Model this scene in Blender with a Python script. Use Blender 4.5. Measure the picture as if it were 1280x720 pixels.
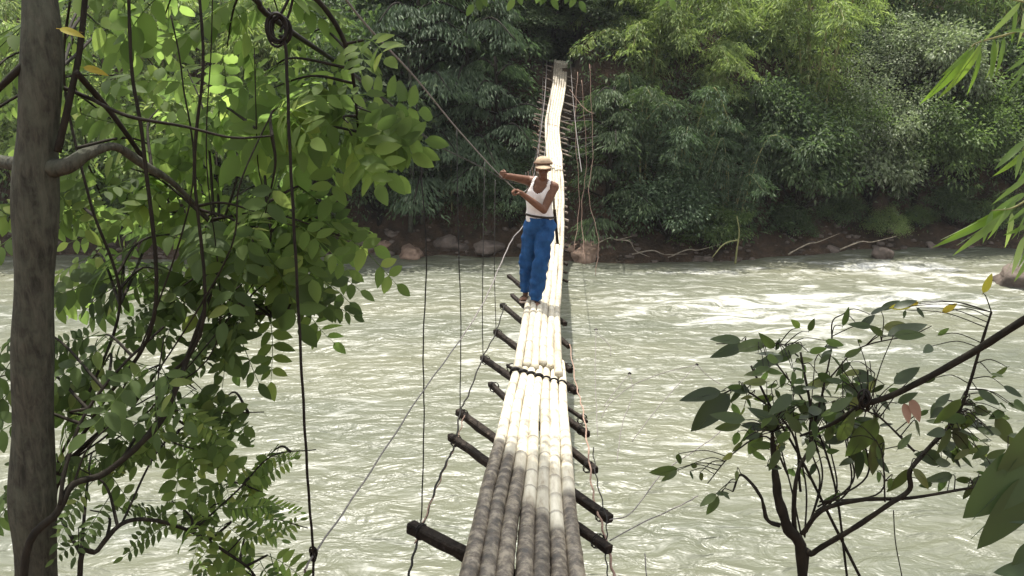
import bpy, bmesh, math, random
import numpy as np
from mathutils import Vector, Matrix, Quaternion, noise as mnoise
from math import radians as RAD, sin, cos, pi

for o in list(bpy.data.objects): bpy.data.objects.remove(o)
scene = bpy.context.scene
C = scene.collection
RNG = random.Random(7)

# ------------------------------------------------------------ camera, sky, sun
CAMZ = 5.6
PITCH = RAD(14.57)
cam = bpy.data.objects.new('camera', bpy.data.cameras.new('camera'))
C.objects.link(cam)
cam.location = (0, 0, CAMZ)
cam.rotation_euler = (RAD(90) - PITCH, 0, 0)
cam.data.sensor_width = 36
cam.data.lens = 36 * 1000 / 1280
cam.data.clip_start = 0.05
cam.data.clip_end = 2000
scene.camera = cam

SUN = Vector((-0.05, 0.32, 0.94)).normalized()          # direction towards the sun
sl = bpy.data.lights.new('sun', 'SUN')
sl.energy = 5.0
sl.angle = RAD(0.5)
sl.color = (1.0, 0.95, 0.86)
so = bpy.data.objects.new('sun', sl)
C.objects.link(so)
so.rotation_euler = (-SUN).to_track_quat('-Z', 'Y').to_euler()

world = bpy.data.worlds.new("World")
scene.world = world
world.use_nodes = True
wn, wl = world.node_tree.nodes, world.node_tree.links
wn.clear()
wo = wn.new('ShaderNodeOutputWorld'); bg = wn.new('ShaderNodeBackground')
sky = wn.new('ShaderNodeTexSky'); sky.sky_type = 'NISHITA'
sky.sun_disc = False
sky.sun_elevation = math.asin(SUN.z)
sky.sun_rotation = math.atan2(SUN.x, SUN.y)
sky.air_density = 1.6; sky.dust_density = 3.0
hs = wn.new('ShaderNodeHueSaturation')
hs.inputs['Saturation'].default_value = 0.2           # thin high cloud all over
hs.inputs['Value'].default_value = 1.25
wl.new(sky.outputs[0], hs.inputs['Color']); wl.new(hs.outputs[0], bg.inputs['Color'])
wl.new(bg.outputs[0], wo.inputs['Surface'])
bg.inputs['Strength'].default_value = 0.15

vs = scene.view_settings
vs.view_transform = 'Standard'; vs.look = 'None'; vs.gamma = 1.0
vs.exposure = 0.8
scene.render.resolution_x = 1024; scene.render.resolution_y = 576

# ------------------------------------------------------------ helpers
FW = Vector((0, cos(PITCH), -sin(PITCH))); UP = Vector((0, sin(PITCH), cos(PITCH)))
CAM = Vector((0, 0, CAMZ))
def ray(px, py):
    return FW + Vector((1, 0, 0)) * ((px - 640) / 1000) - UP * ((py - 360) / 1000)
def at(px, py, Y):
    d = ray(px, py)
    return CAM + d * (Y / d.y)
def atz(px, py, z):
    d = ray(px, py)
    return CAM + d * ((z - CAMZ) / d.z)

def tag(o, label=None, cat=None, group=None, kind=None):
    if label: o['label'] = label
    if cat: o['category'] = cat
    if group: o['group'] = group
    if kind: o['kind'] = kind
    return o
def empty(name, loc, label, cat, group=None):
    o = bpy.data.objects.new(name, None); C.objects.link(o)
    o.location = loc
    o.empty_display_size = 0.2
    return tag(o, label, cat, group)
def link(name, me, mat=None, parent=None):
    if mat is not None and not me.materials: me.materials.append(mat)
    o = bpy.data.objects.new(name, me); C.objects.link(o)
    if parent is not None:
        o.parent = parent
        if parent.matrix_parent_inverse is not None: pass
        o.location = -WL(parent)
    return o
def WL(o):
    v = Vector(o.location)
    while o.parent: o = o.parent; v += Vector(o.location)
    return v
# every mesh below is written in world coordinates; link() cancels its parents' location
def copy_tree(o, loc, rz=0, sc=1, mats=None):
    r = o.copy(); C.objects.link(r)
    r.location = loc; r.rotation_euler = (0, 0, rz); r.scale = (sc,) * 3 if not hasattr(sc, '__len__') else sc
    for ch in list(o.children):
        c = ch.copy(); C.objects.link(c); c.parent = r
        if mats and ch.name.split('.')[0] in mats and c.material_slots:
            c.material_slots[0].link = 'OBJECT'; c.material_slots[0].material = mats[ch.name.split('.')[0]]
    return r

def catmull(pts, n=8):
    pts = [Vector(p) for p in pts]
    if len(pts) < 3:
        return [pts[0].lerp(pts[-1], k / n) for k in range(n + 1)]
    P = [pts[0] * 2 - pts[1]] + pts + [pts[-1] * 2 - pts[-2]]
    out = []
    for i in range(1, len(P) - 2):
        a, b, c, d = P[i - 1], P[i], P[i + 1], P[i + 2]
        for k in range(n):
            t = k / n
            out.append(0.5 * ((2 * b) + (c - a) * t + (2 * a - 5 * b + 4 * c - d) * t * t + (3 * b - a - 3 * c + d) * t ** 3))
    out.append(pts[-1].copy())
    return out

class MB:
    def __init__(s): s.v = []; s.f = []; s.a = []
    def tube(s, pts, rad, n=8, cap=True, wob=0, att=None):
        pts = [Vector(p) for p in pts]
        m = len(pts)
        if not hasattr(rad, '__len__'): rad = [rad] * m
        elif len(rad) != m:
            rr = rad; rad = [float(np.interp(i / (m - 1), np.linspace(0, 1, len(rr)), rr)) for i in range(m)]
        b0 = len(s.v)
        t = (pts[1] - pts[0]).normalized()
        nrm = t.orthogonal().normalized()
        for i, p in enumerate(pts):
            tt = (pts[min(i + 1, m - 1)] - pts[max(i - 1, 0)])
            tt = tt.normalized() if tt.length > 1e-9 else t
            q = t.rotation_difference(tt); nrm = q @ nrm; t = tt
            nrm = (nrm - t * nrm.dot(t)).normalized()
            bn = t.cross(nrm)
            for k in range(n):
                a = 2 * pi * k / n
                d = nrm * cos(a) + bn * sin(a)
                r = rad[i]
                if wob: r *= 1 + wob * mnoise.noise((p + d * rad[i]) * (0.35 / max(rad[0], .01)))
                s.v.append(tuple(p + d * r))
                if att is not None: s.a.append(att[i])
        for i in range(m - 1):
            for k in range(n):
                k2 = (k + 1) % n
                s.f.append((b0 + i * n + k, b0 + i * n + k2, b0 + (i + 1) * n + k2, b0 + (i + 1) * n + k))
        if cap:
            s.f.append(tuple(b0 + k for k in range(n))[::-1])
            s.f.append(tuple(b0 + (m - 1) * n + k for k in range(n)))
        return s
    def box(s, p0, p1, w, h, up=Vector((0, 0, 1)), jit=0):
        p0 = Vector(p0); p1 = Vector(p1); d = (p1 - p0).normalized()
        sd = d.cross(up).normalized(); u = sd.cross(d)
        ring = []
        nb = 12
        wv = Vector((RNG.uniform(-1, 1), RNG.uniform(-1, 1), RNG.uniform(-1, 1))) * w * .35
        for i in range(nb + 1):
            p = p0.lerp(p1, i / nb) + (wv * sin(i / nb * pi * 1.6) if jit > .1 else Vector())
            b = len(s.v); ring.append(b)
            for (a, c) in ((-.5, -.35), (-.35, -.5), (.35, -.5), (.5, -.35), (.5, .35), (.35, .5), (-.35, .5), (-.5, .35)):
                j = 1 + jit * (RNG.random() - .5)
                j *= 1 + jit * 1.6 * mnoise.noise(Vector((a * 3, c * 3, i * .8)) + p0 * 5)
                s.v.append(tuple(p + sd * (a * w * j) + u * (c * h * j)))
        for i in range(nb):
            for k in range(8):
                k2 = (k + 1) % 8
                s.f.append((ring[i] + k, ring[i] + k2, ring[i + 1] + k2, ring[i + 1] + k))
        s.f.append(tuple(ring[0] + k for k in range(8))[::-1]); s.f.append(tuple(ring[nb] + k for k in range(8)))
        return s
    def mesh(s, name, mat=None, smooth=True):
        me = bpy.data.meshes.new(name)
        me.from_pydata(s.v, [], s.f)
        if smooth and s.f: me.polygons.foreach_set('use_smooth', [True] * len(me.polygons))
        if s.a:
            at_ = me.attributes.new('wear_shade', 'FLOAT', 'POINT'); at_.data.foreach_set('value', s.a)
        me.update()
        if mat: me.materials.append(mat)
        return me
    def build(s, name, mat, parent=None, smooth=True):
        return link(name, s.mesh(name, mat, smooth), None, parent)

def np_mesh(name, V, F, mat=None, smooth=False, attrs=None):
    me = bpy.data.meshes.new(name)
    V = np.asarray(V, dtype=np.float32); F = np.asarray(F, dtype=np.int32)
    n, k = F.shape
    me.vertices.add(len(V)); me.vertices.foreach_set('co', V.ravel())
    me.loops.add(n * k); me.loops.foreach_set('vertex_index', F.ravel())
    me.polygons.add(n); me.polygons.foreach_set('loop_start', np.arange(0, n * k, k, dtype=np.int32))
    me.polygons.foreach_set('loop_total', np.full(n, k, dtype=np.int32))
    if smooth: me.polygons.foreach_set('use_smooth', np.ones(n, dtype=bool))
    me.update(calc_edges=True)
    for a, val in (attrs or {}).items():
        x = me.attributes.new(a, 'FLOAT', 'POINT'); x.data.foreach_set('value', np.asarray(val, dtype=np.float32).ravel())
    if mat: me.materials.append(mat)
    return me

def nrmz(a): return a / np.maximum(np.linalg.norm(a, axis=-1, keepdims=True), 1e-9)

def leaf_cards(pos, direc, nor, L, W, fold=0.25, seed=0):
    """pos base, direc axis, nor face normal, L length, W width arrays -> V, F (two quads a leaf, bent and folded)"""
    d = nrmz(direc); n = nrmz(nor - d * np.sum(nor * d, -1, keepdims=True)); s = np.cross(d, n)
    L = L[:, None]; W = W[:, None]
    b = pos
    m = pos + d * L * .45
    t = pos + d * L - n * L * .16
    l = m + s * W * .5 + n * W * fold; r = m - s * W * .5 + n * W * fold
    N = len(pos)
    V = np.stack([b, r, t, l], 1).reshape(-1, 3)
    i = np.arange(N)[:, None] * 4
    F = np.concatenate([i + np.array([[0, 1, 2]]), i + np.array([[0, 2, 3]])], 0)
    return V, F

# numpy value noise -----------------------------------------------------------
def vnoise(x, y, seed=0):
    r = np.random.RandomState(seed); T = r.rand(256, 256)
    xi = np.floor(x).astype(int); yi = np.floor(y).astype(int)
    fx = x - xi; fy = y - yi
    fx = fx * fx * (3 - 2 * fx); fy = fy * fy * (3 - 2 * fy)
    g = lambda a, b: T[a % 256, b % 256]
    return (g(xi, yi) * (1 - fx) + g(xi + 1, yi) * fx) * (1 - fy) + (g(xi, yi + 1) * (1 - fx) + g(xi + 1, yi + 1) * fx) * fy - .5

# ------------------------------------------------------------ materials
def nmat(name):
    m = bpy.data.materials.new(name); m.use_nodes = True
    nt = m.node_tree; nt.nodes.clear()
    out = nt.nodes.new('ShaderNodeOutputMaterial')
    return m, nt, out
def N(nt, t, **kw):
    n = nt.nodes.new(t)
    for k, v in kw.items():
        if k in n.inputs: n.inputs[k].default_value = v
        else: setattr(n, k, v)
    return n
def ramp(nt, fac, stops):
    r = nt.nodes.new('ShaderNodeValToRGB')
    while len(r.color_ramp.elements) < len(stops): r.color_ramp.elements.new(.5)
    for e, (p, c) in zip(r.color_ramp.elements, stops):
        e.position = p; e.color = (*c, 1) if len(c) == 3 else c
    nt.links.new(fac, r.inputs[0]); return r.outputs[0]

def leaf_mat(name, cols, trans=.45, rough=.5, tcol=None, spec=.3):
    """cols: three colours; per leaf (island) and per object variation; thin-leaf translucency"""
    m, nt, out = nmat(name); L = nt.links.new
    g = N(nt, 'ShaderNodeNewGeometry'); oi = N(nt, 'ShaderNodeObjectInfo')
    add = N(nt, 'ShaderNodeMath', operation='ADD'); L(g.outputs['Random Per Island'], add.inputs[0]); L(oi.outputs['Random'], add.inputs[1])
    fr = N(nt, 'ShaderNodeMath', operation='FRACT'); L(add.outputs[0], fr.inputs[0])
    c = ramp(nt, fr.outputs[0], [(0, cols[0]), (.5, cols[1]), (.93, cols[2]), (1, cols[3] if len(cols) > 3 else cols[2])])
    no = N(nt, 'ShaderNodeTexNoise', Scale=1.3, Detail=2.0); 
    tc = N(nt, 'ShaderNodeTexCoord'); L(g.outputs['Position'], no.inputs['Vector'])
    hv = N(nt, 'ShaderNodeHueSaturation'); L(c, hv.inputs['Color'])
    mr = N(nt, 'ShaderNodeMapRange'); mr.inputs['From Min'].default_value = .3; mr.inputs['From Max'].default_value = .7
    mr.inputs['To Min'].default_value = .7; mr.inputs['To Max'].default_value = 1.35
    L(no.outputs[0], mr.inputs[0]); L(mr.outputs[0], hv.inputs['Value'])
    p = N(nt, 'ShaderNodeBsdfPrincipled', Roughness=rough); p.inputs['Specular IOR Level'].default_value = spec
    L(hv.outputs[0], p.inputs['Base Color'])
    t = N(nt, 'ShaderNodeBsdfTranslucent')
    mc = N(nt, 'ShaderNodeMix', data_type='RGBA', blend_type='MULTIPLY'); mc.inputs[0].default_value = 1
    L(hv.outputs[0], mc.inputs[6]); mc.inputs[7].default_value = (*(tcol or (2.2, 2.6, .9)), 1)
    L(mc.outputs[2], t.inputs['Color'])
    mx = N(nt, 'ShaderNodeMixShader'); mx.inputs[0].default_value = trans
    L(p.outputs[0], mx.inputs[1]); L(t.outputs[0], mx.inputs[2]); L(mx.outputs[0], out.inputs[0])
    return m

def bark_mat(name, c1, c2, moss):
    m, nt, out = nmat(name); L = nt.links.new
    g = N(nt, 'ShaderNodeNewGeometry'); mp = N(nt, 'ShaderNodeMapping'); mp.inputs['Scale'].default_value = (1, 1, .22); L(g.outputs['Position'], mp.inputs[0])
    n1 = N(nt, 'ShaderNodeTexNoise', Scale=55.0, Detail=8.0, Roughness=.7, Distortion=.5); L(mp.outputs[0], n1.inputs['Vector'])
    n2 = N(nt, 'ShaderNodeTexNoise', Scale=14.0, Detail=6.0, Roughness=.65); L(g.outputs['Position'], n2.inputs['Vector'])
    vo = N(nt, 'ShaderNodeTexVoronoi', Scale=45.0, feature='DISTANCE_TO_EDGE'); L(mp.outputs[0], vo.inputs['Vector'])
    a = ramp(nt, n1.outputs[0], [(.35, c1), (.65, c2)])
    k = ramp(nt, n2.outputs[0], [(.45, (0, 0, 0)), (.8, (1, 1, 1))])
    mx = N(nt, 'ShaderNodeMix', data_type='RGBA'); L(k, mx.inputs[0]); L(a, mx.inputs[6]); mx.inputs[7].default_value = (*moss, 1)
    p = N(nt, 'ShaderNodeBsdfPrincipled', Roughness=.95); p.inputs['Specular IOR Level'].default_value = .2; L(mx.outputs[2], p.inputs['Base Color'])
    b0 = N(nt, 'ShaderNodeBump', Strength=.7, Distance=.006); L(vo.outputs['Distance'], b0.inputs['Height'])
    b = N(nt, 'ShaderNodeBump', Strength=1.0, Distance=.012); L(n1.outputs[0], b.inputs['Height']); L(b0.outputs[0], b.inputs['Normal']); L(b.outputs[0], p.inputs['Normal'])
    L(p.outputs[0], out.inputs[0]); return m
def rough_mat(name, c1, c2, scale=8, rough=.9, bump=.5, stretch=(1, 1, 1), dist=.02, detail=6, c3=None):
    m, nt, out = nmat(name); L = nt.links.new
    g = N(nt, 'ShaderNodeNewGeometry'); mp = N(nt, 'ShaderNodeMapping'); mp.inputs['Scale'].default_value = stretch
    L(g.outputs['Position'], mp.inputs[0])
    no = N(nt, 'ShaderNodeTexNoise', Scale=scale, Detail=detail, Roughness=.65); L(mp.outputs[0], no.inputs['Vector'])
    c = ramp(nt, no.outputs[0], [(.3, c1), (.62, c2)] + ([(.78, c3)] if c3 else []))
    p = N(nt, 'ShaderNodeBsdfPrincipled', Roughness=rough); L(c, p.inputs['Base Color']); p.inputs['Specular IOR Level'].default_value = .18
    b = N(nt, 'ShaderNodeBump', Strength=bump, Distance=dist); L(no.outputs[0], b.inputs['Height']); L(b.outputs[0], p.inputs['Normal'])
    L(p.outputs[0], out.inputs[0]); return m

M = {}
M['soil'] = rough_mat('soil', (.06, .035, .022), (.15, .085, .055), 1.6, .95, .8, dist=.1, c3=(.2, .13, .09))
M['soil_far'] = rough_mat('forest_soil', (.022, .018, .012), (.07, .046, .03), 2.2, .95, 1.0, dist=.25, c3=(.15, .105, .07))
M['rock'] = rough_mat('rock', (.05, .04, .032), (.15, .12, .10), 3, .85, .8, dist=.05, c3=(.24, .2, .17))
M['sand'] = rough_mat('sand', (.10, .065, .045), (.27, .19, .14), 5, .95, .6, dist=.04)
M['bark'] = bark_mat('bark', (.025, .025, .019), (.085, .083, .062), (.09, .098, .07))
M['darkbark'] = rough_mat('dark_bark', (.007, .006, .004), (.022, .018, .012), 30, .85, .6, (1, 1, .4), .006)
M['palebark'] = rough_mat('pale_bark', (.12, .10, .08), (.3, .26, .2), 9, .9, .6, (1, 1, .3), .02)
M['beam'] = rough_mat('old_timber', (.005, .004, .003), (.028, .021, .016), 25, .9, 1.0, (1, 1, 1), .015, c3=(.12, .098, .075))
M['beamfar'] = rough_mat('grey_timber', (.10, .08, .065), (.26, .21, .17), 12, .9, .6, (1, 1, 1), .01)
M['wire'] = rough_mat('rusty_wire', (.006, .0055, .005), (.018, .015, .012), 60, .6, .5, dist=.002)
M['rope'] = rough_mat('old_rope', (.14, .09, .07), (.32, .22, .17), 60, .95, .6, dist=.004)
M['palewire'] = rough_mat('grey_cable', (.10, .09, .085), (.2, .18, .17), 60, .6, .5, dist=.002)
M['rubber'] = rough_mat('black_binding', (.006, .006, .006), (.02, .018, .016), 40, .6, .4, dist=.003)
M['skin'] = rough_mat('skin', (.10, .047, .028), (.15, .075, .046), 20, .5, .1, dist=.003)
M['white'] = rough_mat('white_cotton', (.62, .58, .56), (.78, .75, .73), 14, .9, .5, dist=.01)
M['blue'] = rough_mat('blue_cotton', (.008, .034, .10), (.018, .075, .20), 9, .85, .6, dist=.02)
M['cap'] = rough_mat('khaki_cloth', (.28, .20, .13), (.40, .31, .22), 30, .9, .4, dist=.003)
M['capband'] = rough_mat('brown_cloth', (.08, .045, .03), (.13, .08, .05), 30, .9, .4, dist=.003)
M['leather'] = rough_mat('dark_leather', (.015, .012, .01), (.04, .03, .02), 30, .6, .3, dist=.003)
M['sandal'] = rough_mat('pale_sandal', (.28, .2, .16), (.45, .36, .3), 30, .7, .3, dist=.003)
M['eye'] = rough_mat('eye_white', (.5, .48, .45), (.6, .58, .55), 30, .3, 0)

M['leafA'] = leaf_mat('broad_green_leaf', [(.07, .105, .034), (.10, .148, .045), (.13, .18, .055), (.19, .235, .07)], .65, .6, (1.85, 1.95, 1.45), .12)
M['leafB'] = leaf_mat('shaded_green_leaf', [(.045, .068, .026), (.07, .105, .036), (.10, .145, .048), (.18, .215, .065)], .55, .6, (1.75, 1.9, 1.4), .15)
M['leafC'] = leaf_mat('glossy_dark_leaf', [(.03, .042, .02), (.045, .065, .027), (.075, .10, .035), (.15, .16, .05)], .38, .4, (1.8, 2.1, .9), .4)
M['leafD'] = leaf_mat('thick_dark_leaf', [(.03, .05, .02), (.04, .065, .025), (.05, .075, .028)], .12, .4, (1.6, 1.8, .9), .3)
M['leafY'] = leaf_mat('yellow_leaf', [(.35, .28, .03), (.40, .32, .04), (.3, .3, .05)], .5, .5, (1.6, 1.5, .8))
M['leafDry'] = leaf_mat('dry_leaf', [(.30, .17, .12), (.28, .18, .13), (.34, .2, .14)], .3, .7, (1.4, 1.2, 1))
M['bamleaf'] = leaf_mat('bamboo_leaf', [(.10, .16, .035), (.13, .20, .05), (.16, .23, .06), (.3, .35, .2)], .5, .4, (1.7, 1.9, .8), .5)
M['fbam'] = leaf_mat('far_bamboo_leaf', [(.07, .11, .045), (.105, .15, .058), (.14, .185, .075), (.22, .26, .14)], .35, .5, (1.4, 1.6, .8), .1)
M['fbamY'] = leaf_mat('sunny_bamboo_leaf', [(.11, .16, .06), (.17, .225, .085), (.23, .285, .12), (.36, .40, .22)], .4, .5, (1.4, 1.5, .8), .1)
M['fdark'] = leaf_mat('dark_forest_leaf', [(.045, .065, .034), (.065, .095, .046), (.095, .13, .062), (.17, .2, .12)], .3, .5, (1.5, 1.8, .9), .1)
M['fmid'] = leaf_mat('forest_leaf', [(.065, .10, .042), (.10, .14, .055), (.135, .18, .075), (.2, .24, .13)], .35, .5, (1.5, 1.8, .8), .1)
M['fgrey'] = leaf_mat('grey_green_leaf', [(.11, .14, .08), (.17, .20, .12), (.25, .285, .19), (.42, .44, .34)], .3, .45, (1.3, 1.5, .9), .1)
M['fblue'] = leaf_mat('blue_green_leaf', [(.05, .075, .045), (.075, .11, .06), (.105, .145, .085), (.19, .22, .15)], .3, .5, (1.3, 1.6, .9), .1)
M['culm'] = rough_mat('bamboo_culm', (.14, .15, .06), (.26, .25, .11), 3, .6, .2)

def bamboo_deck_mat():
    m, nt, out = nmat('weathered_bamboo'); L = nt.links.new
    g = N(nt, 'ShaderNodeNewGeometry'); oi = N(nt, 'ShaderNodeObjectInfo'); a = N(nt, 'ShaderNodeAttribute', attribute_name='wear_shade')
    mp = N(nt, 'ShaderNodeMapping'); mp.inputs['Scale'].default_value = (18, 2.2, 18); L(g.outputs['Position'], mp.inputs[0])
    no = N(nt, 'ShaderNodeTexNoise', Scale=1.2, Detail=7.0, Roughness=.7); L(mp.outputs[0], no.inputs['Vector'])
    pale = ramp(nt, no.outputs[0], [(.28, (.22, .17, .11)), (.40, (.46, .40, .29)), (.55, (.60, .55, .43)), (.75, (.72, .67, .55))])
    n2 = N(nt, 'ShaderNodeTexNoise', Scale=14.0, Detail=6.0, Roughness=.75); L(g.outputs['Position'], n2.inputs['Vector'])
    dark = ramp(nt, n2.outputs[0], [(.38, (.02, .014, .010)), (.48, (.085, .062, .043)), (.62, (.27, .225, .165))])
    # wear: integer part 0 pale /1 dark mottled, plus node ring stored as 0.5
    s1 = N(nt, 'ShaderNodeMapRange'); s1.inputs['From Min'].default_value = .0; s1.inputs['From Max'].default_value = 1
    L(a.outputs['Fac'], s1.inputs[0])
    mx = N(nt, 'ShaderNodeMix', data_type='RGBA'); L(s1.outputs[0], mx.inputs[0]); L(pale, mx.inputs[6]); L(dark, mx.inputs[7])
    hv = N(nt, 'ShaderNodeHueSaturation'); mr = N(nt, 'ShaderNodeMapRange'); mr.inputs['To Min'].default_value = .68; mr.inputs['To Max'].default_value = 1.05
    L(oi.outputs['Random'], mr.inputs[0]); L(mr.outputs[0], hv.inputs['Value']); L(mx.outputs[2], hv.inputs['Color'])
    p = N(nt, 'ShaderNodeBsdfPrincipled', Roughness=.5); L(hv.outputs[0], p.inputs['Base Color'])
    b = N(nt, 'ShaderNodeBump', Strength=.5, Distance=.006); L(n2.outputs[0], b.inputs['Height']); L(b.outputs[0], p.inputs['Normal'])
    L(p.outputs[0], out.inputs[0]); return m
M['deck'] = bamboo_deck_mat()

def water_mat():
    m, nt, out = nmat('river_water'); L = nt.links.new
    g = N(nt, 'ShaderNodeNewGeometry'); a = N(nt, 'ShaderNodeAttribute', attribute_name='rapid')
    mp = N(nt, 'ShaderNodeMapping'); mp.inputs['Scale'].default_value = (.55, 1.5, 1); L(g.outputs['Position'], mp.inputs[0])
    n1 = N(nt, 'ShaderNodeTexNoise', Scale=1.5, Detail=8.0, Roughness=.68, Distortion=.6); L(mp.outputs[0], n1.inputs['Vector'])
    mp2 = N(nt, 'ShaderNodeMapping'); mp2.inputs['Scale'].default_value = (.8, 1.6, 1); L(g.outputs['Position'], mp2.inputs[0])
    n2 = N(nt, 'ShaderNodeTexNoise', Scale=2.0, Detail=4.0, Roughness=.5, Distortion=.8); L(mp2.outputs[0], n2.inputs['Vector'])
    n3 = N(nt, 'ShaderNodeTexNoise', Scale=7.0, Detail=2.0, Roughness=.4); L(mp2.outputs[0], n3.inputs['Vector'])
    mp4 = N(nt, 'ShaderNodeMapping'); mp4.inputs['Scale'].default_value = (.05, .16, 1); L(g.outputs['Position'], mp4.inputs[0])
    n4 = N(nt, 'ShaderNodeTexNoise', Scale=1.5, Detail=3.0); L(mp4.outputs[0], n4.inputs['Vector'])
    silt = ramp(nt, n4.outputs[0], [(.3, (.072, .080, .055)), (.7, (.128, .128, .084))])
    # foam
    th = N(nt, 'ShaderNodeMath', operation='MULTIPLY_ADD'); L(a.outputs['Fac'], th.inputs[0]); th.inputs[1].default_value = .26; L(n1.outputs[0], th.inputs[2])
    fo = ramp(nt, th.outputs[0], [(.60, (0, 0, 0)), (.72, (.5, .5, .5)), (.84, (1, 1, 1))])
    mx = N(nt, 'ShaderNodeMix', data_type='RGBA'); L(fo, mx.inputs[0]); L(silt, mx.inputs[6]); mx.inputs[7].default_value = (.5, .5, .47, 1)
    p = N(nt, 'ShaderNodeBsdfPrincipled', IOR=1.33); L(mx.outputs[2], p.inputs['Base Color'])
    rr = N(nt, 'ShaderNodeMapRange'); rr.inputs['To Min'].default_value = .4; rr.inputs['To Max'].default_value = .7; L(fo, rr.inputs[0]); L(rr.outputs[0], p.inputs['Roughness'])
    p.inputs['Specular IOR Level'].default_value = .95
    b1 = N(nt, 'ShaderNodeBump', Strength=1.0, Distance=.15); L(n2.outputs[0], b1.inputs['Height'])
    b2 = N(nt, 'ShaderNodeBump', Strength=.35, Distance=.04); L(n3.outputs[0], b2.inputs['Height']); L(b1.outputs[0], b2.inputs['Normal'])
    L(b2.outputs[0], p.inputs['Normal']); L(p.outputs[0], out.inputs[0]); return m
M['water'] = water_mat()


def bankline(x):
    x = np.asarray(x, dtype=float)
    return 25.6 - 1.1 * np.exp(-((x - 6) / 3.2) ** 2) + 1.3 / (1 + np.exp(-(x - 10) * 1.2)) + 1.2 * vnoise(x * .35, x * 0, 3) + .5 * vnoise(x * 1.3, x * 0 + 4, 4)
HX = (at(697, 70, 29.2)).x                       # path hollow where the bridge lands
def far_h(x, y):
    d = y - bankline(x)
    h = np.interp(d, [-4, -1, 0, .5, 1.3, 2.3, 3.4, 7, 14, 30, 60, 130], [-2, -.6, 0, .3, .9, 3.0, 6.0, 8.8, 11.5, 17, 26, 40])
    k = np.clip(d / 3, 0, 1)
    h = h + k * (1.1 * vnoise(x * .3, y * .3, 8) + .5 * vnoise(x * .9, y * .9, 9)) + np.clip(d, 0, 1) * .25 * vnoise(x * 2.6, y * 2.6, 10)
    h = h - np.clip((d - 6) / 20, 0, 1) * 6 * np.clip((-x - 3) / 14, 0, 1)
    # cut the path the bridge lands on into the slope
    w = np.clip(1.6 - np.abs(x - HX - .1) / .75, 0, 1) * np.clip((y - 28.2) / .6, 0, 1) * np.clip((42 - y) / 3, 0, 1)
    return h * (1 - w) + np.minimum(h, 5.95) * w
def near_h(x, y):
    x = np.asarray(x, dtype=float)
    yy = y + .4 * vnoise(x * .5, x * 0, 21) + .02 * np.abs(x)
    h = np.interp(yy, [-60, -12, 0, 2.5, 3.2, 5, 7.4, 9.5], [9, 4.6, 3.5, 3.2, 2.6, 1.4, -.15, -1.5])
    return h + .18 * vnoise(x * 1.4, y * 1.4, 22) * (yy < 7)
def sheet(name, xs, ys, hf, mat, attrs=None):
    X, Y = np.meshgrid(xs, ys); Z = hf(X, Y)
    V = np.stack([X, Y, Z], -1).reshape(-1, 3)
    a, b = len(ys), len(xs)
    i = (np.arange(a - 1)[:, None] * b + np.arange(b - 1)[None]).ravel()
    F = np.stack([i, i + 1, i + b + 1, i + b], 1)
    at_ = {k: f(X, Y) for k, f in (attrs or {}).items()}
    return link(name, np_mesh(name, V, F, mat, True, at_))
xs_far = np.concatenate([np.linspace(-220, -24, 50), np.arange(-23.8, 24, .2), np.linspace(24, 220, 50)])
ys_far = np.concatenate([np.arange(21.5, 34, .16), np.linspace(34.2, 150, 80)])
tag(sheet('far_bank', xs_far, ys_far, far_h, M['soil_far']), kind='structure')
tag(sheet('near_bank', np.linspace(-220, 220, 500), np.concatenate([np.linspace(-70, -4, 30), np.arange(-3.8, 9.6, .2)]), near_h, M['soil']), kind='structure')

def rapid(X, Y):
    m = .55 + 1.6 * vnoise(X * .28, Y * .5, 41)
    r = .75 * np.exp(-((Y - 23.2) / 1.3) ** 2) * np.clip((X - 2) / 4, 0, 1) * np.clip(m, .1, 1)
    r += .75 * np.exp(-((Y - 24.3) / 1.2) ** 2 - ((X - 12) / 2.2) ** 2)
    r += .75 * np.exp(-((Y - 20) / 1.6) ** 2) * np.clip((X - 1) / 4, .1, 1) * np.clip(m + .2, .1, 1)
    r += .4 * np.exp(-((Y - 17) / 2.2) ** 2) * np.clip((X + 6) / 8, .3, 1) * np.clip(m, .2, 1)
    r += .05 + .2 * np.clip(vnoise(X * .3, Y * .7, 43), 0, 1)
    r *= np.where(Y < 13, .7, 1)
    return np.clip(r, 0, 1.2)
def wat_h(X, Y):
    # waves run across the current; taller in the rapid
    w = .5 * vnoise(X * .45, Y * 1.2, 30) + .25 * vnoise(X * 1.3, Y * 2.6, 31) + .06 * vnoise(X * 3.1, Y * 5.0, 32)
    e = np.where((X > -24) & (X < 24), 1, 0)
    w = w + .35 * (.5 - np.abs(vnoise(X * .9 + Y * .3, Y * 2.1 - X * .15, 35)) * 2.2)
    return w * (.10 + .36 * np.clip(rapid(X, Y) - .2, 0, 1)) * e
xs_w = np.concatenate([np.linspace(-220, -24, 30), np.arange(-23.9, 24, .12), np.linspace(24.1, 220, 30)])
ys_w = np.concatenate([[4.5], np.arange(6.2, 28.6, .1)])
tag(sheet('river', xs_w, ys_w, wat_h, M['water'], {'rapid': rapid}), kind='structure')

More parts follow.
